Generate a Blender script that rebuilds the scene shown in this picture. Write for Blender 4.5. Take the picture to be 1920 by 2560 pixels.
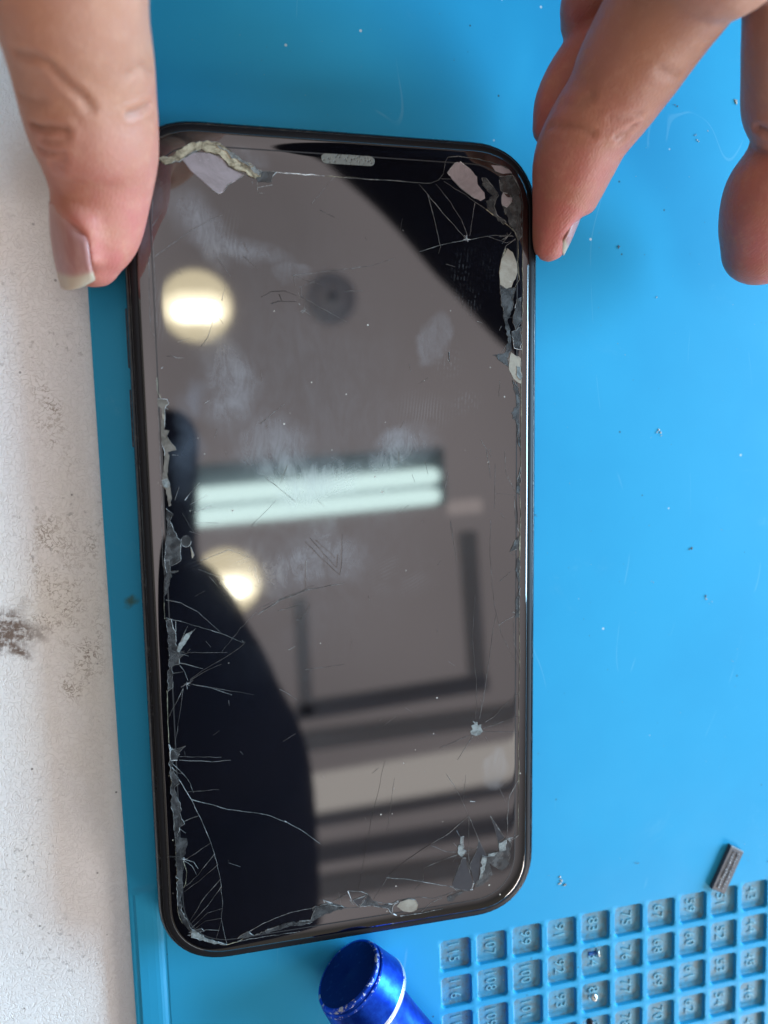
import bpy, bmesh, math, random
import numpy as np
from mathutils import Vector, Matrix, noise
from mathutils.geometry import tessellate_polygon

for o in list(bpy.data.objects): bpy.data.objects.remove(o)
S = bpy.context.scene
COL = S.collection
R = random.Random(7)

# ------------------------------------------------------------------ camera
FPX = 1800.0
RC = np.array([[0.9765478248, -0.0155369780, 0.2147392562],
               [0.0380237957, 0.9941608957, -0.1009867475],
               [-0.2119163439, 0.1067834996, 0.9714364351]])
GL = 0.0079                                        # height of the phone's glass over the mat
CP = np.array([-0.02065405, 0.02149871, 0.12516633 + .0054])
cam = bpy.data.cameras.new('camera'); camo = bpy.data.objects.new('camera', cam); COL.objects.link(camo)
Mx = Matrix([list(RC.T[i]) + [CP[i]] for i in range(3)] + [[0, 0, 0, 1]])
camo.matrix_world = Mx
cam.sensor_fit = 'HORIZONTAL'; cam.sensor_width = 4.2; cam.lens = 4.2 * FPX / 1920
cam.clip_start = 0.004; cam.clip_end = 60
cam.dof.use_dof = True; cam.dof.focus_distance = 0.129; cam.dof.aperture_fstop = 1.9
S.camera = camo

# ------------------------------------------------------------------ light
S.view_settings.view_transform = 'Standard'; S.view_settings.look = 'None'
S.view_settings.exposure = 0; S.view_settings.gamma = 1
W = bpy.data.worlds.new('World'); S.world = W; W.use_nodes = True
wn = W.node_tree; wn.nodes.clear()
wo = wn.nodes.new('ShaderNodeOutputWorld'); wb = wn.nodes.new('ShaderNodeBackground')
wt = wn.nodes.new('ShaderNodeTexCoord'); ws = wn.nodes.new('ShaderNodeSeparateXYZ')
wr = wn.nodes.new('ShaderNodeValToRGB'); wm = wn.nodes.new('ShaderNodeMapRange')
wn.links.new(wt.outputs['Generated'], ws.inputs[0])
wm.inputs['From Min'].default_value = -1; wm.inputs['From Max'].default_value = 1
wn.links.new(ws.outputs['Z'], wm.inputs['Value']); wn.links.new(wm.outputs[0], wr.inputs[0])
el = wr.color_ramp.elements
el[0].position = 0.0; el[0].color = (.62, .60, .60, 1)
el[1].position = 1.0; el[1].color = (1.06, .95, .965, 1)
for p_, c_ in ((.46, (.5, .48, .48, 1)), (.52, (.20, .20, .20, 1)), (.80, (.24, .21, .165, 1)), (.835, (.20, .185, .17, 1)), (.90, (1.0, .895, .91, 1))):
    e_ = el.new(p_); e_.color = c_
wz = wn.nodes.new('ShaderNodeTexNoise'); wz.inputs['Scale'].default_value = 2.2; wz.inputs['Detail'].default_value = 1
wn.links.new(wt.outputs['Generated'], wz.inputs['Vector'])
wq = wn.nodes.new('ShaderNodeMapRange'); wq.inputs[1].default_value = .35; wq.inputs[2].default_value = .65; wq.inputs[3].default_value = .66; wq.inputs[4].default_value = .96
wn.links.new(wz.outputs['Fac'], wq.inputs[0]); wn.links.new(wq.outputs[0], wb.inputs[1])
wn.links.new(wr.outputs[0], wb.inputs[0]); wn.links.new(wb.outputs[0], wo.inputs[0])

def area(name, loc, target, sx, sy, power, col):
    l = bpy.data.lights.new(name, 'AREA'); l.shape = 'RECTANGLE'; l.size = sx; l.size_y = sy
    l.energy = power; l.color = col
    o = bpy.data.objects.new(name, l); COL.objects.link(o); o.location = loc
    o.rotation_euler = (Vector(target) - Vector(loc)).to_track_quat('-Z', 'Y').to_euler()
    return o
area('window_light', (.93, .06, .31), (.02, 0, 0), .60, .42, 28, (.44, .74, 1.0))
area('desk_fill', (.75, -.90, .50), (-.05, -.10, 0), .4, .35, 9.0, (1.0, .91, .86))  # added fill that brightens the tabletop, not a known lamp

# ------------------------------------------------------------------ pixel <-> place helpers
def ray(px, py):
    return RC.T @ np.array([(px - 960) / FPX, -(py - 1280) / FPX, -1.0])
def P(px, py, z):
    d = ray(px, py); return Vector(CP + d * (z - CP[2]) / d[2])
def depth(v):
    return -(RC @ (np.array(v) - CP))[2]
def MIR(px, py, h):                                # the place at height h that the screen mirrors at this spot
    d = ray(px, py); g = CP + d * (GL - CP[2]) / d[2]
    d = np.array([d[0], d[1], -d[2]]); return Vector(g + d * (h - GL) / d[2])
def mirscale(px, py, h): return ((CP[2] - GL) + (h - GL)) / FPX

# ------------------------------------------------------------------ object helpers
def tag(o, label=None, cat=None, group=None, kind=None):
    if label: o['label'] = label
    if cat: o['category'] = cat
    if group: o['group'] = group
    if kind: o['kind'] = kind
    return o
def link(name, me, mat=None, parent=None):
    o = bpy.data.objects.new(name, me); COL.objects.link(o)
    if mat: me.materials.append(mat)
    if parent: o.parent = parent
    return o
def empty(name, loc=(0, 0, 0)):
    o = bpy.data.objects.new(name, None); COL.objects.link(o); o.location = loc; o.empty_display_size = .01
    bpy.context.view_layer.update()
    return o
def mesh(name, V, F, mat=None, parent=None, smooth=False):
    me = bpy.data.meshes.new(name)
    off = Vector(parent.location) if parent and parent.type == 'EMPTY' else Vector((0, 0, 0))
    me.from_pydata([Vector(v) - off for v in V], [], F); me.update()
    bm = bmesh.new(); bm.from_mesh(me); bmesh.ops.recalc_face_normals(bm, faces=bm.faces); bm.to_mesh(me); bm.free()
    if smooth:
        for p in me.polygons: p.use_smooth = True
    return link(name, me, mat, parent)

# ------------------------------------------------------------------ node helpers
class NT:
    def __init__(s, name):
        s.m = bpy.data.materials.new(name); s.m.use_nodes = True; s.t = s.m.node_tree
        s.t.nodes.clear()
        s.out = s.t.nodes.new('ShaderNodeOutputMaterial'); s.b = s.t.nodes.new('ShaderNodeBsdfPrincipled')
        s.t.links.new(s.b.outputs[0], s.out.inputs[0])
        s.co = s.t.nodes.new('ShaderNodeTexCoord').outputs['Object']
    def set(s, **k):
        N = dict(base='Base Color', rough='Roughness', metal='Metallic', ior='IOR', spec='Specular IOR Level', coat='Coat Weight',
                 coatr='Coat Roughness', sss='Subsurface Weight', alpha='Alpha', emis='Emission Color', emiss='Emission Strength',
                 normal='Normal', sheen='Sheen Weight', aniso='Anisotropic')
        for a, v in k.items():
            i = s.b.inputs[N[a]]; s.put(i, v)
        return s
    def put(s, i, v):
        if isinstance(v, bpy.types.NodeSocket): s.t.links.new(v, i)
        elif isinstance(v, (tuple, list)) and len(v) == 3 and i.type == 'RGBA': i.default_value = (*v, 1)
        else: i.default_value = v
    def math(s, op, a, b=0.0, c=None, clamp=False):
        n = s.t.nodes.new('ShaderNodeMath'); n.operation = op; n.use_clamp = clamp
        s.put(n.inputs[0], a); s.put(n.inputs[1], b)
        if c is not None: s.put(n.inputs[2], c)
        return n.outputs[0]
    def noise(s, scale, detail=3, rough=.5, dist=0, co=None, out='Fac'):
        n = s.t.nodes.new('ShaderNodeTexNoise'); s.put(n.inputs['Vector'], co or s.co)
        n.inputs['Scale'].default_value = scale; n.inputs['Detail'].default_value = detail
        n.inputs['Roughness'].default_value = rough; n.inputs['Distortion'].default_value = dist
        return n.outputs[out]
    def vor(s, scale, feature='F1', out='Distance', co=None, rnd=1):
        n = s.t.nodes.new('ShaderNodeTexVoronoi'); n.feature = feature; s.put(n.inputs['Vector'], co or s.co)
        n.inputs['Scale'].default_value = scale; n.inputs['Randomness'].default_value = rnd
        return n.outputs[out]
    def mr(s, v, a, b, c=0.0, d=1.0, smooth=True):
        n = s.t.nodes.new('ShaderNodeMapRange'); n.interpolation_type = 'SMOOTHSTEP' if smooth else 'LINEAR'
        s.put(n.inputs['Value'], v); n.inputs[1].default_value = a; n.inputs[2].default_value = b
        n.inputs[3].default_value = c; n.inputs[4].default_value = d
        return n.outputs[0]
    def mix(s, f, a, b):
        n = s.t.nodes.new('ShaderNodeMix'); n.data_type = 'RGBA'
        s.put(n.inputs[0], f); s.put(n.inputs[6], a); s.put(n.inputs[7], b)
        return n.outputs[2]
    def map(s, loc=(0, 0, 0), rot=(0, 0, 0), scale=(1, 1, 1), co=None, typ='POINT'):
        n = s.t.nodes.new('ShaderNodeMapping'); n.vector_type = typ; s.put(n.inputs['Vector'], co or s.co)
        n.inputs['Location'].default_value = loc; n.inputs['Rotation'].default_value = rot; n.inputs['Scale'].default_value = scale
        return n.outputs[0]
    def blob(s, c, rx, ry, ang=0, soft=1.0, wob=None):
        """1 inside an ellipse round world point c, falling to 0 at its rim; wob distorts the coordinate"""
        co = wob or s.co
        q = s.map(loc=tuple(c), rot=(0, 0, ang), scale=(rx, ry, 1), co=co, typ='TEXTURE')
        n = s.t.nodes.new('ShaderNodeSeparateXYZ'); s.put(n.inputs[0], q)
        r = s.math('SQRT', s.math('ADD', s.math('MULTIPLY', n.outputs[0], n.outputs[0]), s.math('MULTIPLY', n.outputs[1], n.outputs[1])))
        return s.mr(r, 1 + .0, max(0, 1 - soft), 0, 1)
    def wobble(s, scale, amt):
        n = s.t.nodes.new('ShaderNodeTexNoise'); s.put(n.inputs['Vector'], s.co); n.inputs['Scale'].default_value = scale
        n.inputs['Detail'].default_value = 4
        v = s.t.nodes.new('ShaderNodeVectorMath'); v.operation = 'MULTIPLY_ADD'
        s.put(v.inputs[0], n.outputs['Color']); v.inputs[1].default_value = (amt * 2,) * 3
        w = s.t.nodes.new('ShaderNodeVectorMath'); w.operation = 'SUBTRACT'
        s.put(w.inputs[0], s.co); w.inputs[1].default_value = (amt,) * 3
        s.put(v.inputs[2], w.outputs[0]); return v.outputs[0]
    def attr(s, name, out='Fac'):
        n = s.t.nodes.new('ShaderNodeAttribute'); n.attribute_name = name; return n.outputs[out]
    def bump(s, h, dist, strength=1.0, normal=None):
        n = s.t.nodes.new('ShaderNodeBump'); s.put(n.inputs['Height'], h); n.inputs['Distance'].default_value = dist
        n.inputs['Strength'].default_value = strength
        if normal: s.put(n.inputs['Normal'], normal)
        return n.outputs[0]
    def max(s, *a):
        r = a[0]
        for b in a[1:]: r = s.math('MAXIMUM', r, b)
        return r
def simple(name, base, rough=.5, **k): return NT(name).set(base=base, rough=rough, **k).m

# ------------------------------------------------------------------ the white tabletop
def desk_material():
    n = NT('white_embossed_vinyl')
    f = n.noise(1450, 1.0, .4, .6)
    ridge = n.math('ABSOLUTE', n.math('SUBTRACT', f, .5))
    worm = n.mr(ridge, 0.0, .075)                      # 0 in the grooves, 1 on the pads
    groove = n.math('SUBTRACT', 1.0, worm)
    wb_ = n.wobble(120, .006)
    z = -.003
    def b(px, py, rx, ry, a=0, soft=.8):
        c = P(px, py, z); return n.blob((c.x, c.y, 0), rx * 1e-3, ry * 1e-3, a, soft, wb_)
    heavy = n.max(b(25, 1565, 6.5, 5.6, 0, .6), b(25, 1625, 3.5, 2.6, 0, .7))
    brown = n.max(b(150, 1500, 8, 11, .1, .9), b(215, 1610, 5, 7, 0, .9), b(105, 1420, 4.5, 6, 0, 1), b(190, 1720, 4, 6, 0, 1),
                  b(130, 1020, 2.0, 8, .52, 1), b(165, 1120, 2.2, 9, .5, 1), b(150, 1340, 4, 7, 0, 1), b(225, 1370, 2, 4, 0, 1))
    speck = n.mr(n.noise(900, 2, .6), .60, .72)
    spz = n.mr(n.noise(45, 3, .6), .48, .66)
    blk = n.mr(n.vor(330), .10, .05)
    blk = n.math('MULTIPLY', blk, n.mr(n.vor(330, out='Color'), .66, .74))
    vary = n.mr(n.noise(170, 4, .7), .40, .56)
    col = n.mix(n.mr(n.noise(14, 4, .6), .3, .7), (.92, .905, .87), (.89, .885, .89))
    yel = n.max(b(240, 1600, 8, 60, .03, .9), b(150, 1500, 9, 12, 0, 1))
    col = n.mix(n.math('MULTIPLY', yel, .38), col, (.80, .735, .61))
    col = n.mix(n.math('MULTIPLY', groove, .06), col, (.50, .47, .43))
    col = n.mix(n.math('MULTIPLY', n.math('MULTIPLY', groove, brown), n.math('MULTIPLY', vary, .72)), col, (.22, .15, .09))
    col = n.mix(n.math('MULTIPLY', heavy, n.mr(n.noise(700, 4, .7), .36, .56, .25, .95)), col, (.17, .115, .085))
    col = n.mix(n.math('MULTIPLY', n.math('MULTIPLY', speck, spz), .38), col, (.12, .10, .09))
    col = n.mix(n.math('MULTIPLY', blk, .75), col, (.06, .055, .05))
    n.set(base=col, rough=.42, spec=.35, normal=n.bump(worm, .00008, .75))
    return n.m
DZ = -.0030
def boxmesh(name, x0, x1, y0, y1, z0, z1, mat, parent=None, bev=0):
    bm = bmesh.new(); bmesh.ops.create_cube(bm, size=1)
    for v in bm.verts: v.co = Vector((x0 + (v.co.x + .5) * (x1 - x0), y0 + (v.co.y + .5) * (y1 - y0), z0 + (v.co.z + .5) * (z1 - z0)))
    if bev: bmesh.ops.bevel(bm, geom=bm.edges[:], offset=bev, segments=3, affect='EDGES', profile=.6)
    me = bpy.data.meshes.new(name); bm.to_mesh(me); bm.free()
    return link(name, me, mat, parent)
desk = boxmesh('tabletop', -.60, .75, -.55, .50, DZ - .025, DZ, desk_material(), bev=.002)
tag(desk, 'white tabletop of embossed vinyl with brown stains, left of the blue mat', kind='structure')

# ------------------------------------------------------------------ the blue silicone mat
def mat_material(floor=False):
    n = NT('blue_silicone' + ('_pocket' if floor else ''))
    base = n.mix(n.mr(n.noise(22, 4, .6), .3, .7), (.018, .305, .540), (.022, .330, .570))
    # fine dust: pale and dark specks, each with its own size
    v1 = n.vor(170); c1 = n.vor(170, out='Color')
    w = n.math('MULTIPLY', n.mr(v1, .055, .03), n.mr(c1, .55, .6))
    v2 = n.vor(230, co=n.map(loc=(.3, .1, 0))); c2 = n.vor(230, out='Color', co=n.map(loc=(.3, .1, 0)))
    d = n.math('MULTIPLY', n.mr(v2, .06, .035), n.mr(c2, .62, .66))
    # smudges and rubbed patches
    rub = n.mr(n.noise(60, 6, .75, .5), .60, .78)
    scr = n.math('ABSOLUTE', n.math('SUBTRACT', n.noise(42, 1.5, .5, .3, co=n.map(rot=(0, 0, .5), scale=(1, .25, 1))), .5))
    scr = n.math('MULTIPLY', n.mr(scr, .0022, .0008), n.mr(n.noise(70, 2, .5), .52, .60))
    col = n.mix(n.math('MULTIPLY', rub, .10), base, (.30, .55, .68))
    col = n.mix(n.math('MULTIPLY', scr, .12), col, (.35, .6, .72))
    col = n.mix(n.math('MULTIPLY', w, .7), col, (.62, .68, .68))
    col = n.mix(n.math('MULTIPLY', d, .75), col, (.03, .05, .05))
    c = P(326, 1503, 0); wob = n.wobble(500, .0012)
    st = n.blob((c.x, c.y, 0), .0017, .0012, .5, .8, wob)
    col = n.mix(n.math('MULTIPLY', st, .8), col, (.05, .09, .03))
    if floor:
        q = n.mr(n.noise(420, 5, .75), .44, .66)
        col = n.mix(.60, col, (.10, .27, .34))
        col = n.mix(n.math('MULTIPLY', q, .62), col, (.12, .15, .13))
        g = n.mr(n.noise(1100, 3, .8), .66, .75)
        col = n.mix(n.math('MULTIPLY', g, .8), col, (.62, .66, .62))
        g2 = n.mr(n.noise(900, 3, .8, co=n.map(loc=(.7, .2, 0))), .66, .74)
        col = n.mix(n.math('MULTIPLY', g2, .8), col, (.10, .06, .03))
        n.set(base=col, rough=.5, spec=.4, normal=n.bump(n.noise(900, 3, .7), .0001, .8))
    else:
        nb = n.noise(900, 3, .6)
        n.set(base=col, rough=n.mr(n.noise(40, 5, .7), .3, .7, .50, .62), spec=.2, normal=n.bump(nb, .00001, .5))
    return n.m
M_mat = mat_material(); M_pocket = mat_material(True)
mat_t = empty('repair_mat', (0, 0, 0))
tag(mat_t, 'bright blue silicone repair mat with numbered square pockets, under the broken phone', 'mat')
O0 = P(1139, 2387, 0); O1 = P(1887, 2239, 0); TH = math.atan2(O1.y - O0.y, O1.x - O0.x)
U = Vector((math.cos(TH), math.sin(TH), 0)); Vv = Vector((-math.sin(TH), math.cos(TH), 0))
PU = (O1 - O0).length / 9; PV = ((O0 - P(1141, 2478, 0)).length + (O1 - P(1881, 2488, 0)).length) / 4
LE0 = P(218, 720, 0); LE1 = P(340, 2560, 0)
NC, NR = 13, 7
def L(u, v, z=0): return O0 + U * u + Vv * v + Vector((0, 0, z))
V3_ = Vector
def build_mat():
    V, F, MI = [], [], []
    def q(pts, mi=0):
        i = len(V); V.extend(pts); F.append(tuple(range(i, i + len(pts)))); MI.append(mi)
    u0, v1 = -PU / 2, PV / 2; u1, v0 = u0 + NC * PU, v1 - NR * PV
    UL, UR, VB, VT = -.0560, .150, -.11, .27
    LX = P(218, 720, 0); LX2 = P(340, 2560, 0)
    def sx(y): return LX.x + (LX2.x - LX.x) * (y - LX.y) / (LX2.y - LX.y) + .0085
    yb_, yt_ = L(u0, VB).y, L(u0, VT).y
    q([V3_((sx(yb_), yb_, 0)), L(u0, VB), L(u0, VT), V3_((sx(yt_), yt_, 0))]); q([L(u0, v1), L(u1, v1), L(u1, VT), L(u0, VT)])
    q([L(u1, VB), L(UR, VB), L(UR, VT), L(u1, VT)]); q([L(u0, VB), L(u1, VB), L(u1, v0), L(u0, v0)])
    K = 9
    def rr(hw, hh, r, jit=0):
        pts = []
        for cx, cy, a0 in ((1, 1, 0), (-1, 1, 90), (-1, -1, 180), (1, -1, 270)):
            for k in range(K):
                a = math.radians(a0 + 90 * k / (K - 1)); pts.append((cx * (hw - r) + r * math.cos(a), cy * (hh - r) + r * math.sin(a)))
        return pts
    for c in range(NC):
        for r in range(NR):
            cu, cv = c * PU, -r * PV
            ju, jv = R.uniform(-.00003, .00003), R.uniform(-.00003, .00003)
            rings = []
            sq = []
            for (x, y) in rr(1, 1, .5):
                m = max(abs(x), abs(y)); sq.append((x / m * PU / 2, y / m * PV / 2))
            rings.append([L(cu + x, cv + y) for x, y in sq])
            for hw, hh, rad, z in ((a_ * .97, b_ * .97, c_, d_) for a_, b_, c_, d_ in ((.00352, .00364, .0010, 0), (.00342, .00354, .0010, -.00006), (.00335, .00347, .0009, -.00020), (.00328, .00340, .0009, -.0008),
                                   (.00318, .00330, .0008, -.00100), (.0028, .0029, .0007, -.00105))):
                rings.append([L(cu + ju + x, cv + jv + y, z) for x, y in rr(hw, hh, rad)])
            base = len(V); n = 4 * K
            for rg in rings: V.extend(rg)
            for a in range(len(rings) - 1):
                for k in range(n):
                    k2 = (k + 1) % n
                    F.append((base + a * n + k, base + a * n + k2, base + (a + 1) * n + k2, base + (a + 1) * n + k)); MI.append(1 if a >= 4 else 0)
            F.append(tuple(base + (len(rings) - 1) * n + k for k in range(n))); MI.append(1)
    # left border strip with its raised rim
    L0 = V3_((sx(yt_), yt_, 0)); L1 = V3_((sx(yb_), yb_, 0))
    def seam(y): return sx(y)
    def edge(y): return LE0.x + (LE1.x - LE0.x) * (y - LE0.y) / (LE1.y - LE0.y)
    yr = P(352, 2222, 0).y
    ys = [VTy for VTy in (L0.y, .12, .09, .06, .03, 0, -.03, yr + .0010, yr + .0004, yr, yr - .0004, yr - .0010, -.075, -.09, -.11, L1.y)]
    prof = [(0, -.0030), (0, -.0005), (.00012, -.00015), (.0005, 0), (.0009, 0), (.0014, 1), (.0028, 1.1), (.0042, 1.05), (.0049, .9), (.0054, .45), (.0057, .0), (.00585, -.25), (.0061, -.3), (.0064, 0), (None, 0)]
    idx = []
    for y in ys:
        rampv = min(1, max(0, (yr + .0003 - y) / .0006)); row = []
        for dx, h in prof:
            x = seam(y) if dx is None else edge(y) + dx
            z = h if dx is not None and dx < .0006 and h <= 0 else h * .0004 * rampv
            if dx == .0006: z = 0
            row.append(len(V)); V.append(Vector((x, y, z)))
        idx.append(row)
    for a in range(len(ys) - 1):
        for b in range(len(prof) - 1):
            F.append((idx[a][b], idx[a][b + 1], idx[a + 1][b + 1], idx[a + 1][b])); MI.append(0)
    me = bpy.data.meshes.new('mat_sheet'); me.from_pydata(V, [], F); me.update()
    o = link('mat_sheet', me, M_mat, mat_t); me.materials.append(M_pocket)
    for p, mi in zip(me.polygons, MI): p.material_index = mi
    bm = bmesh.new(); bm.from_mesh(me); bmesh.ops.remove_doubles(bm, verts=bm.verts, dist=1e-6)
    bmesh.ops.recalc_face_normals(bm, faces=bm.faces)
    if sum(f.normal.z * f.calc_area() for f in bm.faces) < 0: bmesh.ops.reverse_faces(bm, faces=bm.faces)
    for f in bm.faces: f.smooth = len(f.verts) == 4 and f.calc_area() < 2e-6
    bm.to_mesh(me); bm.free()
    # skirt under the other three sides
    return o
build_mat()
M_num = NT('embossed_digits')
M_num.set(base=M_num.mix(M_num.mr(M_num.noise(500, 4, .7), .4, .65), (.13, .42, .54), (.12, .30, .38)), rough=.45, spec=.5); M_num = M_num.m
def text_mesh(s, size, ext, sx=1):
    cu = bpy.data.curves.new('t', 'FONT'); cu.body = s; cu.size = size; cu.extrude = ext; cu.bevel_depth = size * .018
    cu.align_x = 'CENTER'; cu.align_y = 'CENTER'; cu.fill_mode = 'FRONT'; cu.offset = -size * .022; cu.space_character = 1.12; cu.resolution_u = 4
    o = bpy.data.objects.new('t', cu); COL.objects.link(o)
    bpy.context.view_layer.update()
    me = bpy.data.meshes.new_from_object(o.evaluated_get(bpy.context.evaluated_depsgraph_get()))
    bpy.data.objects.remove(o); bpy.data.curves.remove(cu)
    for v in me.vertices: v.co.x *= sx
    return me
for c in range(NC):
    for r in range(NR):
        num = 115 - 8 * c + r
        s = str(num); me = text_mesh(s, .0034, .00005, .95 if len(s) < 3 else .84); me.name = 'embossed_number'
        o = link('embossed_number', me, M_num, mat_t)
        p = L(c * PU - .0002 + R.uniform(-.0001, .0001), -r * PV + R.uniform(-.0001, .0001), -.00096)
        o.location = p; o.rotation_euler = (0, 0, TH - math.pi / 2)

# ------------------------------------------------------------------ the phone
PX0, PY0 = .0, .0
def rrect(hw, hh, r, n=14, z=0.0):
    """continuous-curvature rounded rectangle"""
    pts = []
    for cx, cy, a0 in ((1, 1, 0), (-1, 1, 90), (-1, -1, 180), (1, -1, 270)):
        for k in range(n):
            a = math.radians(a0 + 90 * k / (n - 1)); e = 2 / 2.25
            ca, sa = math.cos(a), math.sin(a)
            pts.append((cx * (hw - r) + r * math.copysign(abs(ca) ** e, ca), cy * (hh - r) + r * math.copysign(abs(sa) ** e, sa), z))
    return pts
def loft_rings(rings, cap0=True, cap1=True):
    V, F = [], []; n = len(rings[0])
    for rg in rings: V.extend(rg)
    for a in range(len(rings) - 1):
        for k in range(n):
            k2 = (k + 1) % n; F.append((a * n + k, a * n + k2, (a + 1) * n + k2, (a + 1) * n + k))
    if cap0: F.append(tuple(range(n)))
    if cap1: F.append(tuple((len(rings) - 1) * n + k for k in range(n)))
    return V, F
phone = empty('smartphone', (0, 0, 0))
tag(phone, 'black smartphone with cracked dirty glass lying on the blue mat between two hands', 'phone')
HW, HH, CR = .03545, .0720, .0125
def metal():
    n = NT('graphite_steel_frame')
    g = n.mr(n.noise(700, 4, .7), .5, .75)
    n.set(base=n.mix(g, (.022, .023, .027), (.07, .07, .066)), metal=.85, rough=n.mr(n.noise(300, 4, .7), .4, .75, .14, .40), spec=.5)
    return n.m
M_metal = metal()
prof = [(.0030, .0003), (.0014, .0004), (.0006, .0010), (.0002, .0020), (0, .0034), (0, .0046), (.0002, .0060), (.0006, .0068), (.0009, .0071), (.00115, .00715), (.0012, .0065)]
V, F = loft_rings([rrect(HW - d, HH - d, CR - d, z=z) for d, z in prof], True, False)
mesh('frame', V, F, M_metal, phone, True)
# plastic gasket between the frame and the glass
V, F = loft_rings([rrect(HW - d, HH - d, CR - d, z=z) for d, z in ((.0012, .0064), (.0012, .00735), (.0013, .00745), (.0019, .00752), (.00235, .00755), (.0025, .0072))], True, False)
mesh('gasket', V, F, simple('black_gasket', (.008, .008, .010), .5, spec=.2), phone, True)

def glass_material():
    n = NT('cracked_cover_glass')
    # object coordinates are phone coordinates in metres
    def B(px, py, rx, ry, a=0, soft=.9, w=None):
        c = P(px, py, GL); return n.blob((c.x, c.y, 0), rx * 1e-3, ry * 1e-3, a, soft, w)
    w1 = n.wobble(110, .0045)
    smear = n.max(B(500, 560, 5, 11, .7, 1, w1), B(600, 610, 12, 3.4, -.45, 1, w1), B(570, 960, 8, 13, .25, 1, w1), B(690, 1130, 12, 9, .4, 1, w1),
                  B(800, 1200, 12, 8, .2, .9, w1), B(760, 1400, 17, 9, .15, .9, w1), n.math('MULTIPLY', B(1090, 840, 3.4, 5.5, -.2, .5, w1), .5), B(620, 400, 4.5, 2.2, 0, .9, w1),
                  B(1000, 1130, 10, 5, .3, 1, w1), n.math('MULTIPLY', B(1230, 1920, 3, 5, -.3, .5, w1), .5), n.math('MULTIPLY', B(720, 690, 4.2, 2.2, .3, .5, w1), .5), n.math('MULTIPLY', B(760, 1150, 26, 50, 0, .8, w1), .22))
    streak = n.noise(420, 5, .75, 1.2, co=n.map(rot=(0, 0, .6), scale=(1, .35, 1)))
    cloud = n.noise(70, 5, .65, .8)
    sm = n.math('MULTIPLY', smear, n.math('MULTIPLY', n.mr(cloud, .28, .56, .3, 1), n.mr(streak, .30, .68, .4, 1)))
    bluep = n.math('MULTIPLY', n.max(B(465, 1120, 3.4, 10.5, .05, 1, w1), B(480, 1010, 3, 4, .05, 1, w1)), .8)
    # fingerprints: curved ridge lines in patches
    def wave(scale, rot, dist):
        t = n.t.nodes.new('ShaderNodeTexWave'); n.put(t.inputs['Vector'], n.map(rot=(0, 0, rot)))
        t.inputs['Scale'].default_value = scale; t.inputs['Distortion'].default_value = dist; t.inputs['Detail'].default_value = 2
        t.inputs['Detail Scale'].default_value = 40 / scale * 2.5
        return n.mr(t.outputs['Fac'], .45, .75)
    fp1 = n.math('MULTIPLY', wave(560, .15, 9), n.max(B(600, 600, 5, 8, .5, .9), B(1060, 1030, 7, 5, 0, .9), B(400, 780, 2, 7, 0, .8)))
    fp2 = n.math('MULTIPLY', wave(560, 1.2, 10), n.max(B(560, 1400, 8, 4, .2, .9), B(870, 1180, 8, 5, 0, .9), B(1010, 1430, 9, 6, 0, .9)))
    fp3 = n.math('MULTIPLY', n.math('MULTIPLY', wave(520, .1, 10), n.mr(n.noise(1500, 2, .6), .45, .6)),
                 n.max(B(1180, 700, 5.5, 8, -.2, .8), B(1120, 930, 4, 8, 0, .9), B(1160, 1000, 5, 4, 0, .9)))
    fp = n.math('MULTIPLY', n.max(fp1, fp2, fp3), n.mr(n.noise(140, 3, .6), .38, .6))
    # hairline scratches (many short straight ones) and dust
    def scr(rot, sc, lo, seed):
        v = n.vor(sc, co=n.map(loc=(seed, seed * 2, 0), rot=(0, 0, rot), scale=(1, .055, 1)), feature='F1')
        c = n.vor(sc, co=n.map(loc=(seed, seed * 2, 0), rot=(0, 0, rot), scale=(1, .055, 1)), feature='F1', out='Color')
        return n.math('MULTIPLY', n.mr(v, .030, .006), n.mr(c, lo, lo + .05))
    sc_ = n.max(scr(.4, 130, .72, .1), scr(1.2, 120, .72, .5), scr(-.8, 125, .74, .9), scr(2.0, 110, .78, 1.4))
    dv = n.vor(420); dc = n.vor(420, out='Color')
    dust = n.math('MULTIPLY', n.mr(dv, .085, .045), n.mr(dc, .66, .70))
    dust = n.math('MULTIPLY', dust, n.mr(n.noise(40, 3, .6), .42, .58))
    base = n.mix(n.math('MULTIPLY', sm, 1.0), (.0020, .0020, .0030), (.125, .138, .155))
    base = n.mix(bluep, base, (.060, .075, .095))
    base = n.mix(n.math('MULTIPLY', fp, .2), base, (.16, .17, .18))
    base = n.mix(n.math('MULTIPLY', sc_, .55), base, (.45, .43, .40))
    base = n.mix(n.math('MULTIPLY', dust, .65), base, (.60, .58, .52))
    rough = n.math('ADD', n.math('ADD', .034, n.math('MULTIPLY', sm, .07)), n.math('MULTIPLY', dust, .4))
    n.set(base=base, rough=rough, ior=2.25, spec=.5, normal=n.bump(n.noise(30, 2, .5), .00001, .25))
    return n.m
M_glass = glass_material()
prof = [(.0026, .0068), (.00225, .00745)] + [(.0023 + .0029 * (k / 9), .0079 - .00023 * (1 - k / 9) ** 2.0) for k in range(10)] + [(.0062, .0079)]
V, F = loft_rings([rrect(HW - d, HH - d, CR - d, z=z) for d, z in prof], True, True)
front = mesh('front_glass', V, F, M_glass, phone, True)
for p in front.data.polygons:
    if len(p.vertices) > 6: p.use_smooth = False
# volume buttons on the left side, side key on the right
def button(y0, y1, x, sgn):
    o = boxmesh('side_button', x - .0005, x + .0005, y0, y1, .0030, .0048, M_metal, phone, bev=.0003); return o
ya, yb, yc, yd = P(322, 772, .004).y, P(324, 922, .004).y, P(328, 974, .004).y, P(332, 1119, .004).y
button(yb, ya, -HW + .00025, -1); button(yd, yc, -HW + .00025, -1); button(P(1330, 1030, .004).y, P(1330, 800, .004).y, HW - .00025, 1)

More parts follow.
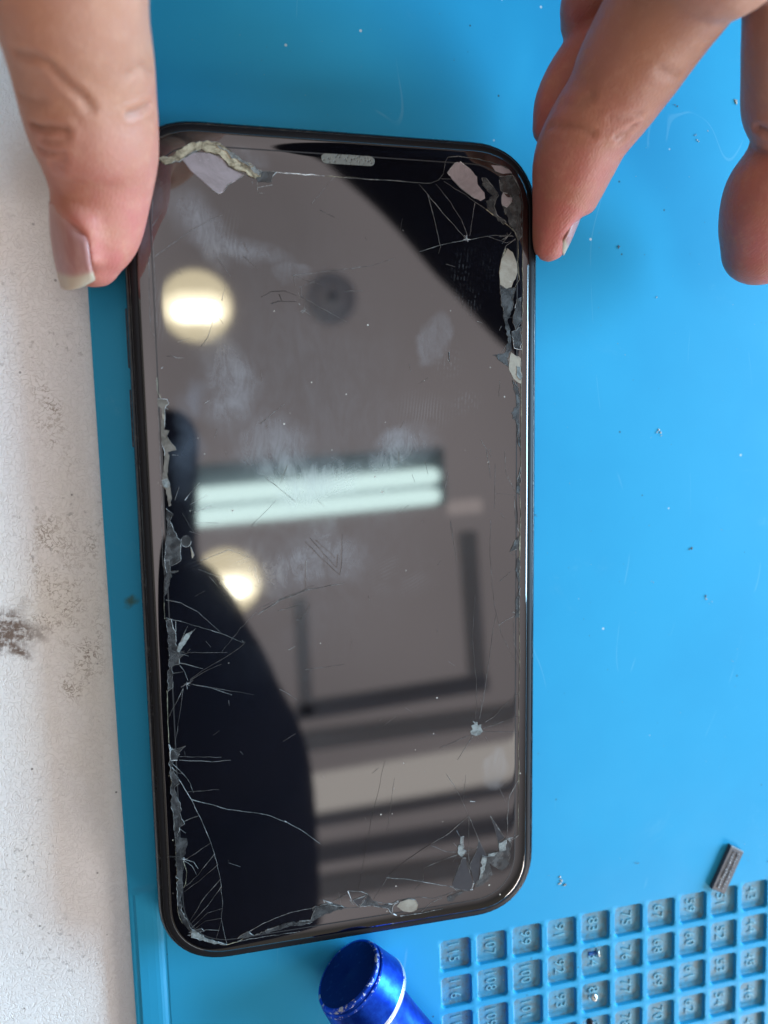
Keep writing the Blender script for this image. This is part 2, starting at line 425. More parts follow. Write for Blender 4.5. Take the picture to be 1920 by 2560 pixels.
# --- things set in the glass
def ribbon(V, F, pts, w0, w1=None, z=GL + .00006, closed=False):
    """a flat-topped ridge along a polyline with tapering width (metres)"""
    w1 = w0 if w1 is None else w1
    pts = [Vector((p[0], p[1], 0)) for p in pts]
    # resample with a little jaggedness
    out = []
    for a, b in zip(pts[:-1], pts[1:]):
        d = (b - a).length; k = max(1, int(d / .0009))
        for i in range(k):
            t = i / k; n_ = Vector((-(b - a).y, (b - a).x, 0)).normalized() if d > 0 else Vector((0, 0, 0))
            j = 0 if i == 0 else R.gauss(0, .00004)
            out.append(a.lerp(b, t) + n_ * j)
    out.append(pts[-1]); n = len(out); base = len(V)
    for i, p in enumerate(out):
        a = out[max(0, i - 1)]; b = out[min(n - 1, i + 1)]; d = (b - a).normalized(); nn = Vector((-d.y, d.x, 0))
        w = (w0 + (w1 - w0) * i / (n - 1)) * R.uniform(.45, 1.2) * .42
        for s, zz in ((-1, GL + .000005), (-.6, z), (.6, z), (1, GL + .000005)):
            q = p + nn * w * s; V.append(Vector((q.x, q.y, zz)))
    for i in range(n - 1):
        for k in range(3):
            F.append((base + i * 4 + k, base + i * 4 + k + 1, base + (i + 1) * 4 + k + 1, base + (i + 1) * 4 + k))
def crack_mat(name, c, rough=.35):
    n = NT(name); f = n.math('MULTIPLY', n.mr(n.noise(1800, 3, .7), .35, .65, .35, 1), n.mr(n.noise(260, 3, .7), .36, .60, .12, 1))
    n.set(base=n.mix(f, tuple(x * .08 for x in c), c), rough=rough, spec=.7, normal=n.bump(n.noise(2600, 3, .7), .00004, 1))
    return n.m
M_crk = crack_mat('crack_edge', (.42, .43, .42)); M_crf = crack_mat('fine_crack', (.20, .20, .20)); M_cream = crack_mat('cream_crack_edge', (.50, .47, .33))
M_crw = crack_mat('bright_crack_edge', (.80, .82, .82)); M_dark = crack_mat('dark_crack', (.012, .012, .014))
def chip_mat(name, c, c2, sc=900, rough=.4, b=.00010):
    n = NT(name); f = n.mr(n.noise(sc * .55, 5, .8, 1.2), .38, .62); glint = n.mr(n.noise(sc * 2.2, 3, .8), .66, .76)  # small light glints are painted into the chip colour
    n.set(base=n.mix(n.math('MULTIPLY', glint, .55), n.mix(f, c, c2), tuple(min(.8, x * 3 + .1) for x in c)), rough=rough, spec=.5, normal=n.bump(n.noise(sc * 1.3, 4, .7, .6), b, .9)); return n.m
M_grey = chip_mat('grey_glass_chip', (.072, .078, .081), (.022, .024, .027), 700)
def _see_through(m, lo, hi):
    t = m.node_tree; b_ = next(x for x in t.nodes if x.type == 'BSDF_PRINCIPLED'); c_ = t.nodes.new('ShaderNodeTexCoord')
    nz = t.nodes.new('ShaderNodeTexNoise'); nz.inputs['Scale'].default_value = 500; t.links.new(c_.outputs['Object'], nz.inputs['Vector'])
    q = t.nodes.new('ShaderNodeMapRange'); q.inputs[1].default_value = .38; q.inputs[2].default_value = .62; q.inputs[3].default_value = lo; q.inputs[4].default_value = hi
    t.links.new(nz.outputs['Fac'], q.inputs[0]); t.links.new(q.outputs[0], b_.inputs['Alpha'])
_see_through(M_grey, .45, .98)
M_tan = chip_mat('tan_glass_chip', (.15, .135, .115), (.07, .062, .052), 800)
M_pale = chip_mat('pale_lifted_glass', (.30, .265, .28), (.23, .20, .21), 250, .25, .00002)
M_warm = chip_mat('warm_pale_chip', (.33, .30, .245), (.24, .21, .17), 300, .3, .00003)
M_yel = chip_mat('crumbled_yellow_glass', (.50, .46, .33), (.09, .075, .045), 520, .3, .0002)
M_bri = chip_mat('frosted_chip', (.25, .28, .275), (.09, .10, .10), 1200, .4, .0001)
M_shard = chip_mat('dark_shard', (.050, .048, .052), (.035, .034, .037), 120, .10, .00001)
MC = dict(c=M_crk, f=M_crf, y=M_cream, w=M_crw, d=M_dark)
def chip(pts, mat, h=.00008, jag=.00010, name='glass_chip', edge=True):
    pts = [Vector((p[0], p[1], 0)) for p in pts]; out = []; n = len(pts)
    for i in range(n):
        a, b = pts[i], pts[(i + 1) % n]; d = (b - a).length; k = max(1, int(d / .0005))
        for q in range(k):
            t = q / k; nn = Vector((-(b - a).y, (b - a).x, 0)).normalized() if d > 1e-9 else Vector()
            out.append(a.lerp(b, t) + nn * (R.gauss(0, jag) if q else 0))
    m = len(out); c = sum(out, Vector()) / m
    V = [Vector((p.x, p.y, GL + .000004)) for p in out] + [Vector((p.x, p.y, GL + h)) for p in [c + (q - c) * .985 for q in out]]
    F = [(k, (k + 1) % m, m + (k + 1) % m, m + k) for k in range(m)]
    for tri in tessellate_polygon([[Vector((v.x, v.y, 0)) for v in V[m:]]]): F.append(tuple(m + i for i in tri))
    nf = len(F)
    if edge:
        i = 0
        while i < m:
            ln = R.randint(3, 14)
            if R.random() < .55:
                seg = [out[(i + k) % m] for k in range(ln)]
                ribbon(V, F, seg, R.uniform(.05, .20) * 1e-3, .04e-3, z=GL + h + .00004)
            i += ln
    o = mesh(name, V, F, mat, front)
    o.data.materials.append(M_crk if R.random() < .6 else M_crw)
    for p in o.data.polygons[nf:]: p.material_index = 1
    return o
def G(ox, oy, s):
    def f(*xy): return [P(ox + xy[i] / s, oy + xy[i + 1] / s, GL) for i in range(0, len(xy), 2)]
    return f
A = G(340, 280, 2.9625); Bz = G(860, 300, 2.9625); C = G(380, 1400, 3.456); D = G(380, 1880, 3.456)
E = G(780, 1900, 2.86); Fz = G(1100, 1300, 3.687); Hh = G(300, 900, 3.686); I = G(1100, 700, 3.16); Gz = G(300, 640, 3.77)
ALLCR = []
def cracks(items, name='crack'):
    ALLCR.extend(items)
def build_cracks():
    def size(it): return sum((q - p).length for p, q in zip(it[2][:-1], it[2][1:])) * (.5 + it[1])
    ALLCR.sort(key=size, reverse=True)
    for kind, w, pts in ALLCR[:99]:
        V, F = [], []; ribbon(V, F, pts, w * 1e-3, w * .45e-3); mesh('crack', V, F, MC[kind], front)
    V, F, K = [], [], []
    kinds = list(MC)
    for kind, w, pts in ALLCR[99:]:
        n0_ = len(F); ribbon(V, F, pts, w * 1e-3, w * .45e-3); K += [kinds.index(kind)] * (len(F) - n0_)
    o = mesh('fine_cracks', V, F, None, front); o['kind'] = 'stuff'
    for k in kinds: o.data.materials.append(MC[k])
    for p, k in zip(o.data.polygons, K): p.material_index = k
def star(c, n, r0, r1, kind='w', w=.12):
    items = []
    for i in range(n):
        a = R.uniform(0, 6.28); l = R.uniform(r0, r1) * 1e-3
        items.append((kind, w, [c, c + Vector((math.cos(a), math.sin(a), 0)) * l]))
    return items
# top left corner
chip(A(340,355,430,300,540,305,640,345,680,410,800,470,740,510,680,540,650,590,615,608,580,590,500,520,400,430), M_pale, .00010, .00002)
chip(A(165,345,235,340,300,290,380,245,420,225,470,222,560,228,640,250,700,290,760,335,820,375,880,410,930,440,925,480,880,492,830,470,790,440,740,430,690,400,640,345,580,310,520,300,450,290,400,310,345,350,290,365,240,385,190,375), M_yel, .00030, .00018)
chip(A(600,250,700,300,800,370,870,410,830,400,740,350,640,285), M_bri, .00040, .00012)
chip(A(820,400,930,440,915,480,870,450), M_bri, .00036, .0001)
chip(A(930,440,1040,445,1010,475,1005,520,900,520,890,490), M_grey, .00009)
cracks([('w', .22, A(1040,445,1200,458,1400,475)), ('y', .10, A(1400,475,1659,490)), ('w', .18, A(1040,445,1012,475)), ('f', .10, A(125,650,118,840,130,1100,150,1500,165,1659)),
        ('f', .10, A(120,845,190,740)), ('f', .12, A(140,1070,400,880,640,760)), ('f', .10, A(1300,680,1460,490)), ('f', .12, A(1160,1210,1659,1150)), ('f', .12, A(1160,1210,1370,1280)),
        ('c', .09, A(1160,1210,1220,1400)), ('f', .13, A(1220,1365,1560,1555)), ('f', .10, A(1222,1300,1220,1400)), ('f', .1, A(1210,1300,1360,1235)), ('f', .14, A(610,1085,700,1220)),
        ('f', .13, A(1360,725,1470,780)), ('f', .12, A(800,1070,900,1160)), ('c', .1, A(900,520,900,600,950,605)), ('c', .1, A(900,560,1010,540)), ('f', .1, A(860,510,862,540)),
        ('w', .2, A(1205,1420,1215,1430)), ('c', .15, A(1230,1490,1260,1460)), ('d', .22, A(930,1370,1000,1330,1100,1325,1190,1360)), ('d', .18, A(1060,1350,1080,1400)), ('d', .2, A(1000,1420,1060,1400,1190,1405))] +
       star(A(1240,1470)[0], 5, .3, 1.2, 'c', .08))
# top right corner
chip(Bz(765,390,820,320,860,310,940,370,985,420,990,480,1040,540,1045,580,1010,600,950,570,870,510,800,440), M_pale, .00009, .00004)
chip(Bz(1090,335,1160,340,1220,365,1245,395,1180,400,1120,380), M_pale, .00009, .00004)
chip(Bz(1180,535,1210,575,1245,575,1240,610,1205,650,1170,630,1165,590), M_pale, .00009, .00012)
chip(Bz(1020,430,1050,430,1100,490,1145,560,1130,580,1110,640,1130,700,1200,760,1180,775,1060,660,1050,600,1100,560,1040,500), M_grey, .00008)
chip(Bz(1150,420,1250,410,1295,500,1312,640,1318,860,1290,900,1265,830,1225,780,1200,700,1170,640,1260,610,1230,560,1160,520), M_grey, .00007)
chip(Bz(1210,950,1250,980,1280,1060,1285,1130,1240,1240,1200,1250,1155,1220,1150,1130,1165,1030), M_warm, .00009, .00003)
chip(Bz(1155,1220,1200,1250,1270,1245,1255,1300,1250,1400,1210,1480,1235,1600,1240,1680,1205,1770,1100,1745,1190,1730,1215,1650,1185,1480,1165,1350), M_grey, .00009)
chip(Bz(1275,1330,1315,1310,1315,1500,1270,1560,1250,1500), M_grey, .00008); chip(Bz(1240,1570,1312,1530,1312,1700,1260,1690), M_grey, .00008)
cracks([('c', .13, Bz(0,425,300,445,640,468,700,445,735,400,750,310,770,275,850,268,960,285)), ('f', .16, Bz(960,285,1080,310,1200,350,1270,430,1310,530,1325,650,1320,900)), ('y', .12, Bz(1320,900,1325,1300,1315,1955)),
        ('c', .09, Bz(555,475,620,550,760,720,900,880)), ('c', .09, Bz(620,550,665,720,715,940,700,990)), ('f', .13, Bz(680,475,790,610,870,740,915,860)), ('c', .09, Bz(970,615,950,740,930,860)),
        ('c', .08, Bz(560,975,700,930,900,890,1080,860,1230,850)), ('f', .14, Bz(740,455,860,530,1050,660)), ('y', .16, Bz(1050,660,1100,700,1200,770,1265,830)), ('y', .14, Bz(1265,830,1290,900,1285,1050,1300,1180,1260,1250,1230,1400)),
        ('f', .12, Bz(720,435,870,440,980,460)), ('f', .1, Bz(870,495,1000,490)), ('c', .10, Bz(1180,1210,1230,1030)), ('c', .10, Bz(1190,1140,1225,1170)), ('y', .2, Bz(1200,950,1165,1030,1150,1130,1155,1220)),
        ('c', .10, Bz(1270,880,1200,930,1170,1010)), ('f', .13, Bz(0,1105,200,1080,380,1020)), ('f', .1, Bz(1060,860,1200,910,1270,890)), ('w', .16, Bz(885,885,940,885)), ('w', .12, Bz(905,850,915,890)),
        ('w', .35, Bz(1195,1760,1215,1775)), ('y', .2, Bz(1185,655,1195,700)), ('w', .12, Bz(435,815,440,822)), ('w', .14, Bz(765,1770,780,1800)), ('d', .3, Bz(775,1720,780,1790)),
        ('c', .1, Bz(985,1490,1025,1505)), ('c', .1, Bz(1165,1525,1150,1560)), ('d', .45, Bz(1180,1420,1230,1440,1215,1470)), ('f', .12, Bz(0,1270,140,1265))] + star(Bz(912,882)[0], 7, .3, .9, 'w', .08) + star(Bz(1215,860)[0], 9, .6, 1.8, 'c', .08))
# right edge
chip(I(540,680,560,570,600,600,640,620,640,820,600,800,560,740), M_warm, .00009, .00012)
chip(I(600,680,638,690,636,790,612,770), M_bri, .00014, .00014)
chip(I(570,790,620,850,630,1000,625,1100,635,1360,615,1300,610,1160,600,1130,560,1050,605,1000,600,930), M_grey, .00008)
chip(I(605,1600,635,1480,630,1700,600,1680), M_grey, .00008); chip(I(420,590,530,610,545,690,470,640), M_grey, .00008)
chip(Fz(700,180,725,150,728,270,680,275,650,290,665,250), M_grey, .00008); chip(Fz(705,360,735,330,735,700,725,900,690,900,695,780,720,600,700,430), M_grey, .00008)
chip(Fz(300,1850,345,1860,345,1890,380,1880,375,1910,395,1945,370,1975,330,1990,290,1975,275,1945,300,1930,285,1895,320,1880), M_bri, .00012, .00010)
cracks([('y', .16, I(640,800,642,1100,636,1360,640,1450)), ('y', .14, I(640,1450,630,1560,628,1700,640,1850,632,1990,628,2212)), ('c', .08, I(590,1670,520,1520,510,1350)), ('f', .08, I(430,1690,600,1700)), ('f', .12, I(365,1340,400,1560)),
        ('f', .10, I(60,1520,30,1750)), ('f', .12, I(400,1360,395,1330)), ('c', .1, I(590,1700,590,1850,620,1980)), ('d', .25, I(600,1720,615,1930)), ('f', .08, I(85,1900,110,2100)), ('f', .08, I(435,1450,430,1800)),
        ('y', .18, Fz(740,0,735,400,730,900,735,1300)), ('y', .13, Fz(735,1300,728,1700,720,2212)), ('f', .09, Fz(330,1830,335,1500,300,1100,320,700)), ('f', .11, Fz(365,1830,415,1560,440,1380,490,1000,520,860)),
        ('f', .13, Fz(420,1860,500,1810,600,1700,735,1590)), ('f', .09, Fz(400,1920,735,1800)), ('f', .09, Fz(390,1950,730,1955)), ('f', .11, Fz(270,1985,0,2100)), ('c', .12, Fz(300,1995,270,2040)), ('f', .1, Fz(290,2010,160,2212)),
        ('f', .13, Fz(550,565,650,475)), ('f', .08, Fz(465,0,460,330,500,780,560,1040,720,1350)), ('c', .12, Fz(540,970,610,920)), ('c', .14, Fz(610,920,690,880)), ('f', .1, Fz(675,930,680,1120,730,1285)),
        ('c', .14, Fz(640,290,700,345)), ('w', .14, Fz(710,70,725,105)), ('c', .1, Fz(640,290,690,180)), ('f', .1, Fz(95,20,150,370)), ('w', .25, Fz(378,1925,385,1950))] +
       star(Fz(700,860)[0], 8, .3, 1.0, 'c', .08) + star(Fz(335,1925)[0], 9, .8, 2.0, 'f', .1))
# bottom right corner
chip(E(1330,590,1390,555,1420,590,1415,680,1400,760,1360,790,1300,760,1270,740,1290,820,1260,860,1200,900,1150,930,1170,870,1200,850,1215,760,1215,680,1255,690,1335,655), M_grey, .00010, .00016)
chip(E(1335,595,1390,570,1385,640,1340,650), M_bri, .00012, .0001); chip(E(1255,670,1330,655,1300,685,1258,690), M_bri, .00012, .00005); chip(E(1215,690,1250,700,1235,780,1205,850,1195,850), M_bri, .00012, .00008)
chip(E(1060,550,1085,545,1080,600,1090,670,1070,690,1040,660,1045,605,1065,610), M_bri, .00014, .00014)
chip(E(1180,640,1195,575,1250,690,1215,690,1200,850,1160,890,1125,750), M_shard, .00006, .00002); chip(E(1075,700,1000,890,1020,920,1130,935,1150,880,1100,700), M_shard, .00006, .00002)
chip(E(1275,400,1375,555,1330,585,1310,500), M_shard, .00006, .00002)
chip(E(605,1045,630,1010,690,992,740,1000,760,1035,750,1070,700,1086,650,1080), M_warm, .00009, .00003)
chip(E(0,1060,90,1030,150,1025,250,1055,150,1080,60,1100,20,1110), M_grey, .00009)
chip(E(340,1050,400,960,440,1010,500,1040,570,1030,610,1005,620,1015,575,1050,570,1100,545,1060,480,1050,420,1040), M_grey, .00008)
chip(E(965,980,1040,945,1090,940,1030,975,1010,1010,970,1010), M_grey, .00008)
chip(E(290,1000,395,962,330,1045), M_shard, .0001, .00003)
cracks([('y', .15, E(1480,0,1475,300,1475,540)), ('c', .15, E(1475,540,1440,565,1400,560)), ('c', .13, E(1470,150,1410,260,1395,400,1400,550)), ('f', .10, E(1065,660,960,655,850,610)), ('c', .09, E(1065,670,930,715,800,770)),
        ('c', .11, E(1120,400,1180,540,1250,690)), ('c', .10, E(1120,400,970,530,850,600)), ('d', .2, E(850,600,680,710,550,820)), ('f', .12, E(550,820,440,1000)), ('c', .10, E(1120,400,1120,700,1155,880)), ('w', .2, E(1155,880,1140,930)),
        ('f', .10, E(1180,630,1065,660)), ('c', .12, E(1180,630,1195,570)), ('f', .1, E(1275,400,1310,500,1330,600)), ('f', .1, E(1275,400,1380,555)), ('c', .10, E(530,840,700,855,790,870)), ('c', .11, E(790,870,990,905,1040,935)),
        ('w', .3, E(985,905,1010,910)), ('w', .3, E(1120,932,1150,925)), ('w', .45, E(580,1100,605,1112)), ('w', .18, E(630,1115,785,1095)), ('c', .14, E(785,1095,940,1060)), ('c', .16, E(785,1085,850,1020,930,985)), ('c', .14, E(570,1050,575,1110)),
        ('w', .16, E(255,935,290,1020)), ('w', .10, E(290,1020,400,960)), ('c', .12, E(400,960,350,940,255,935)), ('f', .1, E(180,1000,255,950)), ('d', .09, E(330,930,365,750,420,430,480,200,520,0)), ('w', .18, E(80,1000,90,1020)), ('c', .12, E(80,1000,150,1030)),
        ('f', .14, E(0,1060,150,1030,250,1060,340,1050)), ('f', .13, E(440,1010,560,1030,620,1000,760,980,870,990,1030,940,1150,930)), ('w', .1, E(270,1000,300,1035)), ('f', .08, E(590,130,540,500)), ('f', .1, E(960,100,1060,260,1120,400)),
        ('w', .12, E(1130,295,1165,298)), ('f', .1, E(1080,290,1100,110)), ('f', .1, E(800,770,795,860)), ('d', .4, E(1030,505,1060,550)), ('f', .08, E(1340,200,1385,300))] +
       star(E(1065,650)[0], 12, .6, 2.6, 'f', .1) + star(E(1410,560)[0], 6, .3, .9, 'w', .09) + star(E(300,1010)[0], 5, .3, .8, 'w', .08))
# bottom left corner and lower edge
chip(D(150,0,200,0,235,20,190,60,170,130,235,240,235,270,195,300,210,380,245,450,250,550,280,620,235,650,225,730,245,740,300,745,305,780,290,880,270,940,265,1050,270,1180,250,1260,260,1380,320,1480,345,1530,330,1550,260,1470,225,1380,220,1200,215,1000,200,850,190,600,170,400,160,200), M_grey, .00010, .00012)
chip(D(345,1530,400,1560,500,1620,570,1640,650,1665,540,1660,440,1620,340,1600), M_bri, .0001, .0001); chip(D(340,1540,430,1525,450,1545,390,1560), M_grey, .00009)
chip(D(740,1610,830,1550,880,1585,1000,1530,1170,1475,1370,1450,1410,1350,1560,1320,1659,1340,1500,1400,1360,1480,1200,1500,1080,1540,880,1590,790,1610), M_grey, .0001, .00008)
cracks([('c', .10, D(235,240,340,410,420,570,510,790,560,950,590,1100,610,1300,600,1450,570,1560,555,1615)), ('c', .08, D(600,1450,645,1650)), ('c', .09, D(170,95,270,190,330,270,360,350)), ('c', .09, D(170,130,220,180,270,190)),
        ('c', .08, D(340,410,500,450,650,495,850,520,1020,550,1170,610,1300,680,1450,790)), ('c', .08, D(275,600,405,550)), ('c', .08, D(290,930,500,790)), ('c', .11, D(290,930,360,950,400,1010)), ('c', .10, D(280,940,350,990,385,1060)),
        ('c', .09, D(540,880,400,1060,290,1160)), ('f', .12, D(570,970,400,1120,275,1210)), ('c', .08, D(590,1100,450,1260,320,1470)), ('c', .08, D(600,1160,480,1330,330,1490)), ('c', .07, D(610,1350,480,1390,340,1520)),
        ('f', .13, D(600,1435,460,1460,370,1530)), ('c', .10, D(580,1540,470,1535,400,1555)), ('c', .09, D(235,70,520,85,680,70)), ('f', .1, D(235,40,600,45)), ('f', .08, D(300,345,580,325)), ('y', .12, D(270,940,300,1030,290,1140,275,1170)),
        ('c', .12, D(840,1550,960,1480,1200,1385,1410,1340)), ('c', .11, D(740,1635,1000,1590,1280,1550)), ('y', .16, D(650,1665,740,1640,790,1610)), ('w', .14, D(570,1640,650,1665)), ('w', .35, D(345,1580,400,1565)), ('w', .25, D(440,1610,480,1625)),
        ('w', .40, D(200,360,210,370)), ('y', .28, D(145,203,152,208)), ('y', .32, D(176,758,186,766)), ('w', .25, D(197,802,205,808)), ('w', .3, D(568,1640,582,1650)), ('w', .2, D(305,1480,320,1490)), ('w', .12, D(1145,595,1165,605)),
        ('f', .14, D(235,660,290,700)), ('w', .14, D(1480,1280,1560,1305)), ('f', .1, D(1570,1290,1659,1230)), ('c', .09, D(200,0,240,20,215,50)), ('y', .1, D(150,0,165,200,175,400,195,620,205,860,215,1100,222,1380,262,1480)),
        ('w', .2, D(840,1560,880,1585)), ('f', .1, D(240,900,140,905))] + star(D(280,930)[0], 7, .2, .7, 'w', .09) + star(D(360,1570)[0], 8, .3, 1.1, 'w', .1))
# left edge, middle
chip(C(120,520,165,510,205,640,215,780,270,820,235,850,235,900,170,920,175,1000,180,1100,140,1130,135,960,150,800), M_grey, .0001, .0001)
chip(C(110,0,150,0,160,100,230,95,160,115,150,220,110,310), M_grey, .00008); chip(C(145,1590,170,1640,290,1605,235,1660,220,1728,160,1728), M_grey, .00008, .00006)
chip(Hh(345,360,430,360,450,400,410,460,415,540,405,640,455,650,430,700,520,830,440,850,455,880,440,1080,465,1180,470,1340,450,1350,425,1200,385,1160,400,1000,410,880,385,740,380,600,385,470), M_tan, .0001, .0001)
chip(Hh(425,1370,490,1420,460,1480,520,1600,560,1720,560,1850,460,1900,465,1960,430,1960,415,1900,430,1600), M_grey, .00009)
chip(Hh(650,1720,685,1800,665,1830), M_warm, .0001, .00003)
chip([P(*p, GL) for p in [(465 + 13 * math.cos(a * .52), 1353 + 15 * math.sin(a * .52)) for a in range(12)]], M_grey, .00008)
chip(Hh(385,1110,435,1090,460,1150,440,1185,400,1165), M_bri, .00014, .0001); chip(Hh(388,490,415,510,410,550,390,540), M_warm, .00014, .00006)
chip(C(210,790,250,700,290,640,350,610,300,700,235,795), M_bri, .0001, .00008)
sp = C(215, 800)[0]
cracks([('y', .13, C(105,370,110,510)), ('y', .14, C(130,1130,145,1580)), ('f', .1, C(105,0,105,370)), ('f', .12, C(120,345,250,370,400,450,600,635)), ('c', .10, C(120,500,300,545,600,635,790,715)), ('f', .12, C(800,720,650,830,480,930,330,1030)),
        ('f', .1, C(900,450,760,590,600,800)), ('f', .14, C(330,1040,480,950,600,900)), ('c', .11, C(330,1070,400,1085,500,1100,690,1165)), ('f', .1, C(330,1070,620,1120,880,1165)), ('c', .08, C(270,1110,150,1350)),
        ('c', .10, C(240,910,280,960,310,1040)), ('c', .10, C(180,980,270,965)), ('c', .14, C(235,890,330,910,440,940)), ('c', .20, C(215,790,290,700,380,590)), ('c', .13, C(215,780,310,570)), ('c', .16, C(240,830,330,795)), ('f', .12, C(330,800,480,800,650,800)),
        ('c', .16, C(205,620,205,530)), ('f', .14, C(1100,1115,1255,1205)), ('f', .14, C(1320,950,1659,900)), ('f', .12, C(1135,1565,1240,1500)), ('f', .30, C(910,470,1100,350,1330,260,1659,200)), ('f', .16, C(940,410,1200,300,1400,220)), ('f', .2, C(1090,440,1270,390)),
        ('c', .08, C(1335,0,1330,260)), ('c', .2, C(1180,775,1240,745)), ('f', .1, C(400,80,640,170,800,235)), ('f', .09, C(270,1110,200,1600)), ('c', .09, C(290,1610,180,1640,220,1680)), ('f', .2, C(1250,520,1290,515)),
        ('y', .15, Hh(340,160,345,290,380,355)), ('w', .13, Hh(600,1290,670,1200,735,1130)), ('w', .15, Hh(690,1400,840,1350)), ('c', .14, Hh(690,1500,910,1505)), ('c', .1, Hh(650,1330,800,1250)), ('f', .14, Hh(1290,590,1515,405)),
        ('c', .12, Hh(780,400,825,370)), ('f', .14, Hh(505,1290,545,1170)), ('f', .14, Hh(1350,1090,1622,1310)), ('f', .12, Hh(1210,1530,1440,1290)), ('c', .1, Hh(480,875,545,880)), ('w', .12, Hh(380,80,400,60)), ('c', .14, Hh(425,385,455,415)),
        ('c', .14, Hh(420,440,445,455)), ('c', .12, Hh(740,1850,900,1790,1000,1745,1200,1820)), ('f', .12, Hh(640,1580,740,1610)), ('f', .1, Hh(350,400,365,800,378,1180,395,1900)), ('d', .2, Gz(440,945,480,945)), ('c', .14, Gz(490,935,530,960,605,960)),
        ('f', .12, Gz(760,860,830,760,880,600)), ('f', .12, Gz(545,810,670,775)), ('f', .12, Gz(960,420,1000,280)), ('c', .1, Gz(340,1150,345,1260,380,1340)), ('f', .1, Gz(270,0,275,300,290,700,330,760)),
        ('d', .10, [P(*p, GL) for p in [(762, 1352), (800, 1392), (850, 1437), (855, 1400), (856, 1335)]]), ('d', .10, [P(*p, GL) for p in [(775, 1345), (820, 1395), (842, 1420), (845, 1385)]]), ('d', .08, [P(*p, GL) for p in [(790, 1350), (825, 1380), (838, 1395)]])] +
       star(C(300, 1070)[0], 10, .3, 1.4, 'w', .10) + star(C(790, 712)[0], 4, .2, .5, 'c', .1) + star(sp, 9, .8, 2.2, 'c', .10) + star(C(195, 1650)[0], 5, .3, 1.0, 'c', .09))
# short hairs of light scratches all over
items = []
for i in range(60):
    x, y = R.uniform(420, 1270), R.uniform(480, 2250); a = R.choice((.4, 1.0, 1.3, 2.4, 1.75)) + R.gauss(0, .2); l = R.uniform(8, 60) * R.uniform(.3, 1)
    items.append(('f', .08, [P(x, y, GL), P(x + l * math.cos(a), y + l * math.sin(a), GL)]))
cracks(items, 'scratch')
build_cracks()
# earpiece slot
def slot():
    a, b = P(814, 396, GL), P(925, 403, GL); r = .00078; d = (b - a).normalized(); nn = Vector((-d.y, d.x, 0)); out = []
    for c, s in ((b, 1), (a, -1)):
        for k in range(9):
            t = math.radians(-90 + 180 * k / 8); out.append(c + d * s * r * math.cos(t) + nn * s * r * math.sin(t))
    n = NT('earpiece_mesh'); f = n.mr(n.vor(2400), .1, .5)
    g = n.mr(n.noise(900, 4, .8), .5, .75)
    n.set(base=n.mix(g, n.mix(f, (.08, .085, .08), (.15, .155, .14)), (.20, .205, .18)), rough=.55, normal=n.bump(f, .0001))
    V = [Vector((p.x, p.y, GL + .00002)) for p in out]
    V2 = [Vector((p.x, p.y, GL + .00007)) for p in [sum(out, Vector()) / len(out) + (q - sum(out, Vector()) / len(out)) * .985 for q in out]]
    V, F = loft_rings([V, V2], False, True)
    return mesh('earpiece', V, F, n.m, phone)
slot()
# dark dirt line around the display edge is the display's own border
def border():
    V, F = [], []
    pts = [p for p in rrect(HW - .0046, HH - .0046, CR - .0036, 12)]; pts.append(pts[0])
    n = len(pts); w = .00010
    for i, p in enumerate(pts):
        q = Vector(p); a = Vector(pts[(i - 1) % (n - 1)]); b = Vector(pts[(i + 1) % (n - 1)]); d = (b - a).normalized(); nn = Vector((-d.y, d.x, 0))
        V += [Vector((q.x, q.y, GL + .00001)) - nn * w, Vector((q.x, q.y, GL + .00002)) + nn * w]
    for i in range(n - 1): F.append((2 * i, 2 * i + 1, 2 * i + 3, 2 * i + 2))
    mesh('display_border', V, F, simple('display_border_grey', (.03, .032, .035), .3), front)
border()

